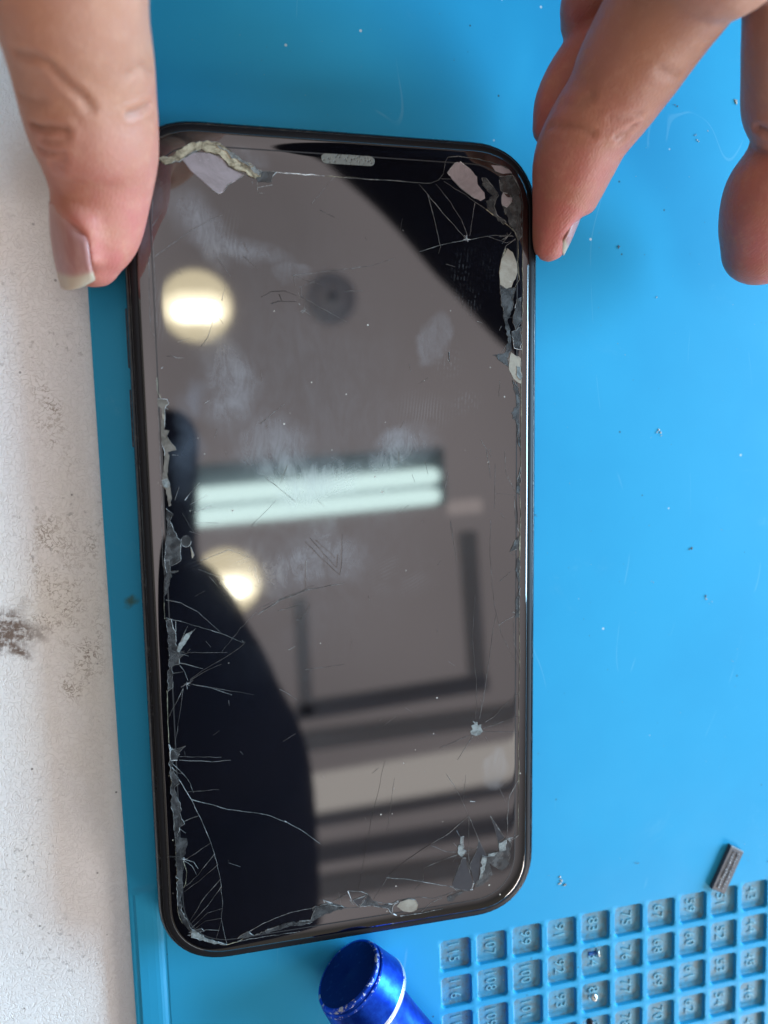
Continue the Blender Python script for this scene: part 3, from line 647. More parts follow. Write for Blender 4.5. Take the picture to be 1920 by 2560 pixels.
# ------------------------------------------------------------------ hands
def catmull(pts, k=6):
    out = []; n = len(pts)
    for i in range(n - 1):
        p0, p1, p2, p3 = pts[max(0, i - 1)], pts[i], pts[i + 1], pts[min(n - 1, i + 2)]
        for j in range(k):
            t = j / k
            out.append(.5 * ((2 * p1) + (-p0 + p2) * t + (2 * p0 - 5 * p1 + 4 * p2 - p3) * t * t + (-p0 + 3 * p1 - 3 * p2 + p3) * t ** 3))
    out.append(pts[-1]); return out
class Body:
    def __init__(s): s.V = []; s.F = []
    def tube(s, chain, up, flat=.9, n=28, k=6):
        """chain: (Vector, radius); closed rounded tube with an oval section; up = direction of the flatter side"""
        arr = catmull([np.array([*p, r]) for p, r in chain], k)
        pts = [Vector(a[:3]) for a in arr]; rad = [a[3] for a in arr]; m = len(pts)
        # hemispherical end at the start
        t0 = (pts[0] - pts[1]).normalized(); tE = (pts[-1] - pts[-2]).normalized()
        P2, R2 = [], []
        for a in (84, 66, 48, 32, 16): P2.append(pts[0] + t0 * rad[0] * math.sin(math.radians(a)) * .92); R2.append(rad[0] * math.cos(math.radians(a)))
        P2 += pts; R2 += rad
        for a in (25, 50, 75): P2.append(pts[-1] + tE * rad[-1] * math.sin(math.radians(a)) * .9); R2.append(rad[-1] * math.cos(math.radians(a)))
        base = len(s.V)
        for i, (p, r) in enumerate(zip(P2, R2)):
            d = (P2[min(i + 1, len(P2) - 1)] - P2[max(i - 1, 0)]).normalized()
            u = (up - d * up.dot(d)).normalized(); w = d.cross(u)
            for q in range(n):
                a = 2 * math.pi * q / n; s.V.append(p + w * r * math.cos(a) + u * r * flat * math.sin(a))
        M = len(P2)
        for i in range(M - 1):
            for q in range(n):
                q2 = (q + 1) % n; s.F.append((base + i * n + q, base + i * n + q2, base + (i + 1) * n + q2, base + (i + 1) * n + q))
        s.F.append(tuple(base + q for q in range(n))[::-1]); s.F.append(tuple(base + (M - 1) * n + q for q in range(n)))
        return pts, rad
    def remesh(s, voxel, smooth=6):
        me = bpy.data.meshes.new('tmp'); me.from_pydata(s.V, [], s.F); me.update()
        bm = bmesh.new(); bm.from_mesh(me); bmesh.ops.recalc_face_normals(bm, faces=bm.faces); bm.to_mesh(me); bm.free()
        o = bpy.data.objects.new('tmp', me); COL.objects.link(o)
        m = o.modifiers.new('r', 'REMESH'); m.mode = 'VOXEL'; m.voxel_size = voxel
        m2 = o.modifiers.new('s', 'SMOOTH'); m2.iterations = smooth; m2.factor = .5
        bpy.context.view_layer.update()
        r = bpy.data.meshes.new_from_object(o.evaluated_get(bpy.context.evaluated_depsgraph_get()))
        bpy.data.objects.remove(o); return r
def PXC(lst, k=1.0): return [(P(x, y, z * 1e-3), k * h / FPX * depth(P(x, y, z * 1e-3))) for x, y, z, h in lst]
def mesh_arrays(me):
    n = len(me.vertices); co = np.empty(n * 3); me.vertices.foreach_get('co', co); no = np.empty(n * 3); me.vertices.foreach_get('normal', no)
    return co.reshape(-1, 3), no.reshape(-1, 3)
def seg_dist(co, pl):
    d = np.full(len(co), 1e9)
    for a, b in zip(pl[:-1], pl[1:]):
        a = np.array(a); b = np.array(b); ab = b - a; t = np.clip(((co - a) @ ab) / (ab @ ab), 0, 1)
        d = np.minimum(d, np.linalg.norm(co - (a + t[:, None] * ab), axis=1))
    return d
def surf_line(co, pts):
    """project photo points onto the nearest camera-facing skin: pick the vertex nearest the ray and nearest the camera"""
    out = []
    cc = (RC @ (co - CP).T).T; px = 960 + FPX * cc[:, 0] / -cc[:, 2]; py = 1280 - FPX * cc[:, 1] / -cc[:, 2]; dz = -cc[:, 2]
    for x, y in pts:
        m = np.hypot(px - x, py - y) < 14
        if not m.any(): m = np.hypot(px - x, py - y) < 45
        if not m.any(): continue
        i = np.where(m)[0][np.argmin(dz[m])]; out.append(co[i])
    return out
class Nail:
    """a curved plate: origin at the middle of its base, t along the finger, n outward, s sideways"""
    def __init__(s, o, t, n, Lh, w, arc=62, dip=.0006):
        s.t = t.normalized(); s.n = (n - s.t * n.dot(s.t)).normalized(); s.s = s.t.cross(s.n)
        s.o = o; s.L = Lh; s.w = w; s.arc = math.radians(arc); s.dip = dip; s.rad = w / math.sin(s.arc)
    def pt(s, u, v, h=0):
        th = u * s.arc; r = s.rad + h
        wv = .60 + .40 * math.sin(math.pi / 2 * min(1, v / .5)) - (.30 * ((v - .62) / .38) ** 2 if v > .62 else 0)
        vv = v + (1 - min(1, v / .35)) * .20 * u * u - (max(0, v - .6) / .4) * .20 * abs(u) ** 2.6
        return s.o + s.t * s.L * vv + s.s * (r * math.sin(th) * wv) + s.n * (r * math.cos(th) - s.rad - s.dip * v * v)
    def build(s, name, mat, parent, lbl=None):
        V, F, C_ = [], [], []; NU, NV = 25, 33
        for layer, h in ((0, .00006), (1, -.00030)):
            for j in range(NV):
                for i in range(NU):
                    u = -1 + 2 * i / (NU - 1); v = j / (NV - 1); V.append(s.pt(u, v, h)); C_.append(v + .05 * u * u)
        for layer in (0, 1):
            b = layer * NU * NV
            for j in range(NV - 1):
                for i in range(NU - 1):
                    f = (b + j * NU + i, b + j * NU + i + 1, b + (j + 1) * NU + i + 1, b + (j + 1) * NU + i); F.append(f if layer == 0 else f[::-1])
        b = NU * NV
        rim = [i for i in range(NU)] + [j * NU + NU - 1 for j in range(1, NV)] + [(NV - 1) * NU + i for i in range(NU - 2, -1, -1)] + [j * NU for j in range(NV - 2, 0, -1)]
        for a, c in zip(rim, rim[1:] + rim[:1]): F.append((a, c, b + c, b + a))
        o = mesh(name, V, F, mat, parent, True)
        at = o.data.attributes.new('along', 'FLOAT', 'POINT'); at.data.foreach_set('value', C_)
        return o
    def press(s, co):
        q = co - np.array(s.o); a = q @ np.array(s.t) / s.L; x = q @ np.array(s.s); z = q @ np.array(s.n) + s.rad
        r = np.hypot(x, z); th = np.arctan2(x, z); u = th / s.arc; v = a
        front = (z > 0) & (v > -.5) & (v < 1.3) & (np.abs(u) < 1.6) & (r < s.rad * 1.5) & (r > s.rad * .45)
        surf = s.rad - s.dip * np.clip(v, 0, 1) ** 2
        eu = (np.abs(u) - .93) * s.w * 1.0; ev = np.maximum((-.0 + .16 * u * u - v) * s.L, 0)
        dedge = np.where(v < .12 + .16 * u * u, np.maximum(ev, eu), eu)      # >0 outside the plate
        inside = front & (dedge < 0) & (v < .93)
        tgt = r.copy(); tgt[inside] = np.minimum(r[inside], surf[inside] - .00012)
        ring = front & (dedge >= 0) & (dedge < .0016) & (v < .86)
        bump = .00020 * np.exp(-((dedge - .0006) / .0005) ** 2)
        tgt[ring] = np.maximum(r[ring], (surf + .0)[ring] - dedge[ring] * .55) * 1.0 + bump[ring]
        k = np.where(front, tgt / np.maximum(r, 1e-9), 1.0)
        lat = x[:, None] * np.array(s.s) * (k - 1)[:, None] + z[:, None] * np.array(s.n) * (k - 1)[:, None]
        return co + lat
def skin_material():
    n = NT('skin')
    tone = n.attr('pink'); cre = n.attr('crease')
    mot = n.noise(160, 4, .6); mot2 = n.noise(520, 4, .65)
    base = n.mix(tone, (.415, .190, .125), (.47, .140, .118))
    base = n.mix(n.mr(mot, .35, .7, 0, .5), base, (.42, .185, .105))
    base = n.mix(n.mr(mot2, .45, .75, 0, .22), base, (.62, .34, .22))
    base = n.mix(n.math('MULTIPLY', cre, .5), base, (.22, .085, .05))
    w = n.t.nodes.new('ShaderNodeTexWave'); n.put(w.inputs['Vector'], n.map(rot=(0, 0, .5))); w.inputs['Scale'].default_value = 640
    w.inputs['Distortion'].default_value = 14; w.inputs['Detail'].default_value = 2; w.inputs['Detail Scale'].default_value = .12
    ridg = n.math('MULTIPLY', w.outputs['Fac'], n.math('MULTIPLY', tone, .35))
    cell = n.vor(1500, 'DISTANCE_TO_EDGE', co=n.map(scale=(1, .45, .8)))
    hgt = n.math('ADD', n.math('ADD', n.math('MULTIPLY', n.mr(cell, 0, .25), .8), ridg), n.math('MULTIPLY', n.noise(2500, 3, .7), .6))
    fold = n.noise(330, 4, .6, .3, co=n.map(rot=(0, 0, .25), scale=(.30, 1.3, .6)))
    nb = n.bump(fold, .00030, .25); nb = n.bump(hgt, .00005, .5, nb)
    n.set(base=base, rough=n.mr(mot2, .3, .7, .42, .58), spec=.34, sss=.25, normal=nb)
    n.b.inputs['Subsurface Radius'].default_value = (1, .35, .2); n.b.inputs['Subsurface Scale'].default_value = .0022
    return n.m
def nail_material():
    n = NT('fingernail'); v = n.attr('along')
    tipm = n.mr(n.math('ADD', v, n.math('MULTIPLY', n.noise(300, 3, .6), .05)), .78, .90)
    col = n.mix(n.mr(v, .0, .25), (.43, .235, .205), (.36, .165, .145))
    stri = n.noise(500, 3, .6, co=n.map(rot=(0, 0, .1), scale=(1, .08, 1)))
    col = n.mix(n.mr(stri, .4, .7, 0, .25), col, (.62, .42, .36)); col = n.mix(tipm, col, (.44, .345, .25))
    n.set(base=col, rough=n.mr(stri, .3, .7, .28, .42), spec=.55, sss=.12, normal=n.bump(stri, .00005, .6))
    n.b.inputs['Subsurface Radius'].default_value = (1, .4, .3); n.b.inputs['Subsurface Scale'].default_value = .0012
    return n.m
M_skin = skin_material(); M_nail = nail_material()
def finish_hand(body, nails, folds, tips, label, side, voxel=.00062):
    me = body.remesh(voxel)
    co, no = mesh_arrays(me)
    for nl in nails: co = nl.press(co)
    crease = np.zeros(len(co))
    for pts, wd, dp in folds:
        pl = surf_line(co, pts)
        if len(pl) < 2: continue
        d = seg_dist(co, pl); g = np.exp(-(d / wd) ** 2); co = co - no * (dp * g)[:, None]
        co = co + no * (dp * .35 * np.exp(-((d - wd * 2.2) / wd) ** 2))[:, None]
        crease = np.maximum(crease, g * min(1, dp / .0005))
    pink = np.zeros(len(co))
    for c, r in tips: pink = np.maximum(pink, np.clip(1.25 - np.linalg.norm(co - np.array(c), axis=1) / r, 0, 1))
    # gentle unevenness of flesh
    lump = np.array([noise.noise(Vector(c) * 95) for c in co]); co = co + no * (lump * .00035)[:, None]
    # nothing may sink into the phone or below the mat
    inph = (np.abs(co[:, 0]) < HW - .0002) & (np.abs(co[:, 1]) < HH - .0002) & (co[:, 2] < GL + .0001)
    xs = np.where(co[:, 0] < 0, -HW, HW)
    deepx = np.abs(xs - co[:, 0])
    mv = inph & (co[:, 2] > GL - deepx)
    co[mv, 2] = GL + .0001
    mv = inph & ~mv; co[mv, 0] = xs[mv]
    co[:, 2] = np.maximum(co[:, 2], .0002)
    me.vertices.foreach_set('co', co.ravel()); me.update()
    bm = bmesh.new(); bm.from_mesh(me)
    for it in range(5):
        vs = [v for v in bm.verts if any(abs((v.co - nl.o).dot(nl.s)) < nl.w * 1.7 and -.25 < (v.co - nl.o).dot(nl.t) / nl.L < 1.2 and (v.co - nl.o).dot(nl.n) > -nl.rad * 1.2 for nl in nails)]
        if vs: bmesh.ops.smooth_vert(bm, verts=vs, factor=.5, use_axis_x=True, use_axis_y=True, use_axis_z=True)
    bm.to_mesh(me); bm.free(); me.update()
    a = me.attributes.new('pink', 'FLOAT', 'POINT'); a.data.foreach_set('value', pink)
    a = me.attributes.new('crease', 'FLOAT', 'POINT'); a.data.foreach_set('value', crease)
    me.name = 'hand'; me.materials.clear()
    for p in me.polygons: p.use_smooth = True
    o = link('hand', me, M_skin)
    tag(o, label, 'hand', 'hands gripping the phone')
    for nl in nails: nl.build('fingernail', M_nail, o)
    return o
V3 = Vector
# --- hand at the left: thumb along the phone's left edge, the rest of the hand beyond the picture
b = Body()
up = V3((-.80, .05, .60))
th = PXC([(222,645,9.5,82),(238,590,11,108),(252,500,13,126),(248,405,15.5,150),(232,320,19,169),(211,193,23,182),(191,90,27,192),(174,0,31,202),(160,-150,36,216),(140,-330,42,236),(120,-520,48,250)], .945)
b.tube(th, up, 1.0)
print('THUMB END', th[-1], th[-3])
T0 = th[-1][0]; SH = T0 - V3((-.050, .128, .060))
b.tube([(T0, .0135), (T0 + V3((-.002, .018, .006)), .019), (T0 + V3((-.004, .045, .012)), .022)], V3((0, 0, 1)), .85)
b.tube([(SH + V3((-.075, .165, .075)), .018), (SH + V3((-.072, .185, .078)), .025), (SH + V3((-.062, .225, .080)), .027), (SH + V3((-.050, .272, .085)), .024), (SH + V3((-.040, .340, .095)), .026)], V3((0, 0, 1)), .62)
for i, (kx, ky, kz, ln) in enumerate(((-.062, .150, .088, 1.0), (-.078, .145, .086, 1.08), (-.094, .148, .082, 1.0), (-.107, .156, .076, .82))):
    k = SH + V3((kx - .008, ky + .012, kz)); q = [(SH + V3((-.070 - i * .006, .200, .082)), .0115), (k, .0100), (k + V3((-.022 * ln, -.022 * ln, -.010)), .0088), (k + V3((-.036 * ln, -.020 * ln, -.034)), .0080), (k + V3((-.034 * ln, -.004 * ln, -.050)), .0070)]
    b.tube(q[::-1], V3((0, 0, 1)), .92)
tdir = (th[0][0] - th[2][0]).normalized()
n0 = V3((-.86, -.10, .50))
nb_ = P(214, 548, .0200)
n0 = V3((-.92, -.02, .38)).normalized(); tL = P(244, 722, .0095) - P(250, 520, .0135)
nailL = Nail(P(252, 522, .0135) + n0 * .0070, tL, n0, .0119, .0061, 62, .0017)
folds = [([(388,268),(360,282),(335,292)], .00040, .00045), ([(30,135),(80,150),(120,170),(165,210),(205,255),(235,275)], .0006, .00035),
         ([(65,318),(95,325),(125,333),(160,340)], .00045, .00045), ([(90,385),(120,390),(150,392)], .0004, .00025), ([(112,415),(140,412),(165,415)], .0004, .00022), ([(120,436),(150,432)], .0004, .0002),
         ([(395,180),(360,170),(330,190)], .0005, .0002), ([(40,250),(80,258),(110,262)], .0005, .0002), ([(96,360),(130,365),(165,358)], .0004, .0002)]
finish_hand(b, [nailL], folds, [(th[1][0] + V3((.003, 0, 0)), .017), (P(360,350,.012), .013)],
            'bare hand at the left whose thumb, with a long yellowish nail, grips the phone edge', 'l')
# --- hand at the right: index finger on the edge, two fingers curled behind, thumb held off
b = Body()
up = V3((.85, .15, .50))
fa = PXC([(1374,612,8.5,46),(1388,560,10,62),(1414,480,12,86),(1438,400,14.5,103),(1470,330,17,110),(1527,250,20,119),(1570,174,23,133),(1638,60,28,144),(1695,-20,32,150),(1800,-180,40,172)])
b.tube(fa, up, 1.0)
fb = PXC([(1372,322,7.5,44),(1392,262,9,60),(1440,180,11,70),(1520,80,15,78),(1640,-60,21,92),(1800,-230,30,120)])
b.tube(fb, V3((.6, .4, .7)), .9)
fc = PXC([(1440,62,12,44),(1462,5,16,64),(1540,-90,22,76),(1680,-220,30,92),(1840,-360,38,120)])
b.tube(fc, V3((.6, .4, .7)), .9)
fd = PXC([(1410,-150,16,44),(1450,-220,20,60),(1560,-310,28,76),(1720,-400,34,90),(1860,-480,40,110)])
b.tube(fd, V3((.6, .4, .7)), .9)
ft = PXC([(1908,618,15,100),(1918,560,17,116),(1935,480,20,122),(1962,400,22,104),(1974,335,24,92),(1978,260,27,122),(1992,150,31,134),(2012,20,35,150),(2030,-130,38,172),(2010,-300,42,200)])
b.tube(ft, V3((.2, -.2, .95)), .92)
w0 = fa[-1][0]; w1 = ft[-1][0]; mid = w0.lerp(w1, .5)
b.tube([(w0, .0115), (w0 + V3((.008, .022, .008)), .016), (w0 + V3((.014, .050, .014)), .022)], V3((0, 0, 1)), .8)
b.tube([(fb[-1][0], .0095), (w0 + V3((.008, .024, .002)), .014), (w0 + V3((.010, .052, .010)), .022)], V3((0, 0, 1)), .8)
b.tube([(fc[-1][0], .0090), (w0 + V3((.004, .034, .002)), .013), (w0 + V3((.008, .058, .010)), .020)], V3((0, 0, 1)), .8)
b.tube([(fd[-1][0], .0085), (w0 + V3((.000, .046, .004)), .012), (w0 + V3((.010, .066, .010)), .020)], V3((0, 0, 1)), .8)
b.tube([(w1, .0130), (w1 + V3((.002, .028, .010)), .018), (w0 + V3((.020, .070, .016)), .024)], V3((0, 0, 1)), .8)
b.tube([(w0 + V3((.012, .046, .014)), .026), (w0 + V3((.018, .080, .020)), .029), (w0 + V3((.028, .125, .028)), .024), (w0 + V3((.040, .20, .045)), .027)], V3((0, 0, 1)), .65)
tdirA = (fa[0][0] - fa[2][0]).normalized()
nR = V3((.95, .12, .20)).normalized(); nailR = Nail(P(1459, 518, .0118), P(1411, 641, .0085) - P(1459, 518, .0118), nR, .0083, .0037, 60, .0003)
folds = [([(1360,322),(1400,318),(1440,325),(1475,340)], .0005, .00028), ([(1592,322),(1570,345),(1545,352)], .0004, .00040), ([(1575,352),(1550,372)], .0004, .0003), ([(1600,300),(1560,310),(1520,305)], .0005, .0002),
         ([(1395,255),(1430,262),(1470,250)], .0006, .00018), ([(1700,200),(1650,190)], .0006, .0002), ([(1888,330),(1905,338),(1919,345)], .0006, .0005)]
finish_hand(b, [nailR], folds, [(fa[1][0], .019), (fb[0][0], .02), (fc[0][0], .02), (ft[0][0], .024)],
            'bare hand at the right, index finger on the phone, thumb lifted clear', 'r')

# ------------------------------------------------------------------ blue screwdriver lying under the phone
def blue_metal():
    n = NT('blue_anodised_aluminium')
    br = n.noise(700, 3, .6, co=n.map(scale=(1, 1, 1)))
    n.set(base=n.mix(n.mr(br, .35, .7), (.003, .042, .42), (.008, .075, .58)), metal=.88, rough=n.mr(n.noise(200, 4, .6), .3, .7, .30, .42), normal=n.bump(br, .00002, .5))
    return n.m
def worn(name, th):
    n = NT(name); wv = n.mr(n.noise(650, 5, .8, .3), th, th + .05)
    n.set(base=n.mix(wv, (.006, .07, .6), (.62, .63, .68)), metal=.75, rough=.38, normal=n.bump(wv, .00005, .8)); return n.m
M_blue = blue_metal(); M_w1 = worn('worn_blue_edge', .545); M_w2 = worn('bare_worn_edge', .40)
drv = empty('screwdriver', P(868, 2434, .008))
tag(drv, 'blue anodised metal screwdriver handle with scuffed rims, lying end-on below the phone', 'screwdriver')
ax = V3((.58, -.815, -.02)).normalized(); c0 = P(868, 2434, .0080)
sd = ax.cross(V3((0, 0, 1))).normalized(); un_ = sd.cross(ax)
def lathe(name, prof, mat, cap0=False, cap1=False, n=72, smooth=True, parent=drv):
    rings = [[c0 + ax * a + (sd * math.cos(2 * math.pi * k / n) + un_ * math.sin(2 * math.pi * k / n)) * r for k in range(n)] for a, r in prof]
    V, F = loft_rings(rings, cap0, cap1); return mesh(name, V, F, mat, parent, smooth)
M_cap = NT('dark_blue_cap'); M_cap.set(base=M_cap.mix(M_cap.mr(M_cap.noise(900, 4, .7), .55, .7), (.003, .022, .20), (.02, .06, .28)), metal=.55, rough=.42); M_cap = M_cap.m
cap = lathe('end_cap', [(.00015, .0002), (.0001, .0004), (.00005, .0030), (0, .0062)], M_cap, True, False)
lathe('pivot_hole', [(-.00003, .00032), (.0010, .00030)], simple('hole_black', (.002, .002, .004), .6), True, False, 20, parent=cap) if False else None
lathe('cap_rim', [(0, .0062), (.00005, .0066), (.00025, .0068), (.0006, .0069)], M_w1)
lathe('cap_groove', [(.0006, .0069), (.0007, .0067), (.0011, .0067), (.0012, .0070)], M_blue)
lathe('collar_rim', [(.0012, .0070), (.0014, .00715), (.0016, .0072)], M_w1)
lathe('collar', [(.0016, .0072), (.0040, .0076), (.0066, .0081)], M_blue)
lathe('flange_rim', [(.0066, .0081), (.0070, .0082), (.0075, .0081), (.0077, .0078)], M_w2)
lathe('handle_barrel', [(.0077, .0078), (.0082, .0060), (.0100, .0056), (.0180, .0052), (.0300, .0052), (.0306, .0050), (.0312, .0052), (.070, .0050), (.088, .0046), (.092, .0030)], M_blue, False, True)
lathe('shaft', [(.092, .0018), (.128, .0018), (.131, .0009)], simple('steel_shaft', (.5, .5, .5), .25, metal=1), False, True, 24)

# ------------------------------------------------------------------ small things on the mat
def connector():
    a, bq, c, d = [P(*p, .0010) for p in ((1829, 2114), (1860, 2130), (1812, 2236), (1780, 2223))]
    ctr = (a + bq + c + d) / 4; t = empty('board_connector', (ctr.x, ctr.y, 0))
    tag(t, 'small dark grey oblong connector with silvery pin rows, above pocket 51', 'connector')
    def ring(k, z): return [V3((ctr.x + (p.x - ctr.x) * k, ctr.y + (p.y - ctr.y) * k, z)) for p in (a, bq, c, d)]
    V, F = loft_rings([ring(1, .0001), ring(1, .0009), ring(.97, .0010)], True, True)
    mesh('housing', V, F, simple('grey_plastic', (.075, .075, .085), .5), t)
    n = NT('pin_rows'); m = n.mr(n.noise(2600, 3, .8), .45, .6)
    n.set(base=n.mix(m, (.06, .06, .07), (.42, .42, .43)), rough=.35, metal=.3, normal=n.bump(m, .0001)); 
    lo = (c + d) / 2; hi = (a + bq) / 2; ld = (hi - lo); wd = (bq - a)
    V, F = [], []
    for row in (-.17, .17):
        for k in range(15):
            p = lo + ld * (.10 + .80 * k / 14) + wd * row; s1 = ld.normalized() * .00014; s2 = wd.normalized() * .00026
            i = len(V)
            for z in (.0010, .00122 + R.uniform(-.0001, .0001)):
                V.extend([V3(((p + q).x, (p + q).y, z)) for q in (-s1 - s2, s1 - s2, s1 + s2, -s1 + s2)])
            F += [(i + 4, i + 5, i + 6, i + 7)] + [(i + k2, i + (k2 + 1) % 4, i + 4 + (k2 + 1) % 4, i + 4 + k2) for k2 in range(4)]
    mesh('pins', V, F, n.m, t)
connector()
M_screw = simple('screw_steel', (.55, .54, .50), .3, metal=.9); M_lock = simple('blue_threadlock', (.01, .12, .40), .5); M_dk = simple('dark_screw_steel', (.10, .10, .11), .35, metal=.9)
def screw(c, d, label, mh, ms, ln=.0022, hr=.00085, sr=.00042):
    d = d.normalized(); t = empty('screw', c); tag(t, label, 'screw', 'tiny screws in the pockets')
    s_ = d.cross(V3((.13, .2, 1))).normalized(); u_ = d.cross(s_)
    def lt(name, prof, m, n=24):
        rings = [[c + d * a + (s_ * math.cos(2 * math.pi * k / n) + u_ * math.sin(2 * math.pi * k / n)) * r for k in range(n)] for a, r in prof]
        V, F = loft_rings(rings, True, True); mesh(name, V, F, m, t, True)
    lt('screw_head', [(0, hr * .35), (.00005, hr * .8), (.00018, hr), (.00045, hr), (.00050, sr)], mh)
    pf = [(.0005, sr)]; k = 0
    while pf[-1][0] < ln: pf.append((pf[-1][0] + .00011, sr * (1.0 if k % 2 else .72))); k += 1
    lt('screw_thread', pf, ms)
    # cross recess
    V, F = [], []
    for w in (s_, u_):
        o_ = w.cross(d); i = len(V)
        V.extend([c - d * .00004 + w * a * hr * .42 + o_ * b2 * hr * .10 for a, b2 in ((-1, -1), (1, -1), (1, 1), (-1, 1))]); F.append((i, i + 1, i + 2, i + 3))
    mesh('screw_recess', V, F, simple('recess_dark', (.01, .01, .01), .6), t)
screw(P(1496, 2381, .0002), V3((-1, .02, -.03)), 'tiny screw with blue threadlock lying in pocket 84', M_screw, M_lock)
screw(P(1487, 2494, .0007), V3((-.05, -.35, -.62)), 'tiny silver screw standing on its point in pocket 85', M_screw, M_screw, .0014, .00075)
screw(P(1474, 2556, .0004), V3((.3, -.5, -.35)), 'dark tiny screw in pocket 86 at the bottom edge', M_dk, M_dk, .0013, .0008)
# loose crumbs: nobody could count them
def crumbs():
    bm = bmesh.new()
    def crumb(p, r):
        m = Matrix.Translation(p) @ Matrix.Rotation(R.uniform(0, 6), 4, 'Z') @ Matrix.Diagonal((r * R.uniform(.6, 1.6), r * R.uniform(.4, 1), r * .35, 1))
        g = bmesh.ops.create_icosphere(bm, subdivisions=1, radius=1, matrix=m)
        for v in g['verts']: v.co += Vector((R.gauss(0, r * .35), R.gauss(0, r * .35), 0))
    for x, y, r in ((1841,252,.35),(1742,335,.28),(1745,345,.22),(1688,262,.2),(1546,615,.25),(1640,745,.2),(1645,1076,.4),(1652,1083,.25),(1770,1497,.22),(1775,1510,.15),(1406,2205,.5),(1412,2212,.35),(1400,2200,.25),
                    (1595,2160,.2),(1340,1290,.15),(1722,1370,.2),(1835,1650,.15),(1633,1454,.14),(1920,2150,.15)):
        for k in range(2): crumb(P(x + R.gauss(0, 3), y + R.gauss(0, 3), .0001), r * 1e-3 * R.uniform(.4, 1))
    for i in range(170): crumb(P(R.uniform(1345, 1920), R.uniform(120, 2250), .00003), R.uniform(.02, .07) * 1e-3 * (2.2 if R.random() < .05 else 1))
    for i in range(50): crumb(P(R.uniform(400, 1150), R.uniform(20, 300), .00003), R.uniform(.02, .06) * 1e-3)
    for i in range(260):
        c, r = R.randrange(11), R.randrange(6)
        sx, sy = R.uniform(-1, 1), R.uniform(-1, 1); 
        if R.random() < .6: sx = math.copysign(R.uniform(.75, 1), sx)
        crumb(L(c * PU + sx * .003, -r * PV + sy * .0031, -.00100), R.uniform(.04, .13) * 1e-3)
    for v in bm.verts:
        pass
    me = bpy.data.meshes.new('dust'); bm.to_mesh(me); bm.free()
    n = NT('dust_crumbs'); oi = n.vor(300, out='Color')
    n.set(base=n.mix(n.mr(oi, .35, .65), (.08, .06, .045), (.42, .43, .40)), rough=.6)
    tag(link('dust', me, n.m), 'scattered crumbs and grit on the blue mat', kind='stuff')
crumbs()

# ------------------------------------------------------------------ overhead: what the glass mirrors
def capsule(name, a, b_, r, mat, parent=None, n=16):
    d = (b_ - a).normalized(); s_ = d.cross(V3((0, .1, 1))).normalized(); u_ = d.cross(s_); rings = []
    Ln = (b_ - a).length
    for t, k in [(-r * .95, .3), (-r * .7, .7), (0, 1), (Ln, 1), (Ln + r * .7, .7), (Ln + r * .95, .3)]:
        rings.append([a + d * t + (s_ * math.cos(2 * math.pi * q / n) + u_ * math.sin(2 * math.pi * q / n)) * r * k for q in range(n)])
    V, F = loft_rings(rings, True, True); return mesh(name, V, F, mat, parent, True)
HC = 1.9
def emit(name, c, s): return NT(name).set(base=(.02, .02, .02), rough=.8, emis=c, emiss=s).m
M_warmg = emit('lit_warm_diffuser', (.96, .83, .56), 4.0); M_glow = emit('lit_glow', (1, .88, .62), 7.5); M_bulb = emit('lit_bulb', (1, .94, .72), 26); M_tube = emit('lit_tube', (.70, .92, .89), 6.2)
M_fix = simple('fixture_grey', (.28, .32, .35), .6); M_beam = simple('dark_beam', (.30, .29, .33), .7); M_beam2 = simple('mid_beam', (.55, .52, .54), .7); M_pglow = emit('panel_glow', (.95, .88, .82), 1.9)
for i, (px, py) in enumerate(((491, 765), (566, 1456))):
    c = MIR(px, py, HC); r = 84 * mirscale(px, py, HC)
    t = empty('ceiling_lamp', c); tag(t, ('warm round ceiling lamp mirrored near the top left of the screen', 'warm round ceiling lamp mirrored just below the tube lights')[i], 'lamp', 'round ceiling lamps')
    rings = []
    for a in range(0, 91, 10):
        rr_ = r * math.cos(math.radians(a)); z = -r * .35 * math.sin(math.radians(a)); rings.append([c + V3((max(rr_, 1e-4) * math.cos(q * math.pi / 18), max(rr_, 1e-4) * math.sin(q * math.pi / 18), z)) for q in range(36)])
    V, F = loft_rings(rings, True, True); mesh('diffuser', V, F, M_warmg, t, True)
    a = MIR(px - 34, py + 12, HC - r * .40); bb = MIR(px + 34, py + 12, HC - r * .40); capsule('bulb', a, bb, 24 * mirscale(px, py, HC), M_bulb, t)
    a = MIR(px - 38, py + 8, HC - r * .12); bb = MIR(px + 38, py + 8, HC - r * .12); capsule('inner_glow', a, bb, 42 * mirscale(px, py, HC), M_glow, t)
def bar(name, p, q, wpx, mat, label, cat, th_=.03, z=HC + .02, group=None):
    a, b_ = MIR(*p, z), MIR(*q, z); d = (b_ - a); nn = V3((-d.y, d.x, 0)).normalized() * (wpx * .5 * mirscale(*p, z))
    V = []
    for zz in (0, th_): V += [a - nn + V3((0, 0, zz)), a + nn + V3((0, 0, zz)), b_ + nn + V3((0, 0, zz)), b_ - nn + V3((0, 0, zz))]
    F = [(0, 1, 2, 3), (7, 6, 5, 4), (0, 1, 5, 4), (1, 2, 6, 5), (2, 3, 7, 6), (3, 0, 4, 7)]
    o = mesh(name, V, F, mat); tag(o, label, cat, group); return o
tl = empty('tube_light', MIR(790, 1240, HC)); tag(tl, 'twin tube ceiling light mirrored as two pale bars across the screen', 'lamp')
capsule('tube', MIR(470, 1244, HC - .04), MIR(1080, 1190, HC - .04), 21 * mirscale(790, 1200, HC), M_tube, tl)
capsule('tube', MIR(470, 1298, HC - .04), MIR(1082, 1240, HC - .04), 21 * mirscale(790, 1200, HC), M_tube, tl)
hb = bar('housing', (440, 1245), (1112, 1190), 150, M_fix, None, None, z=HC); 
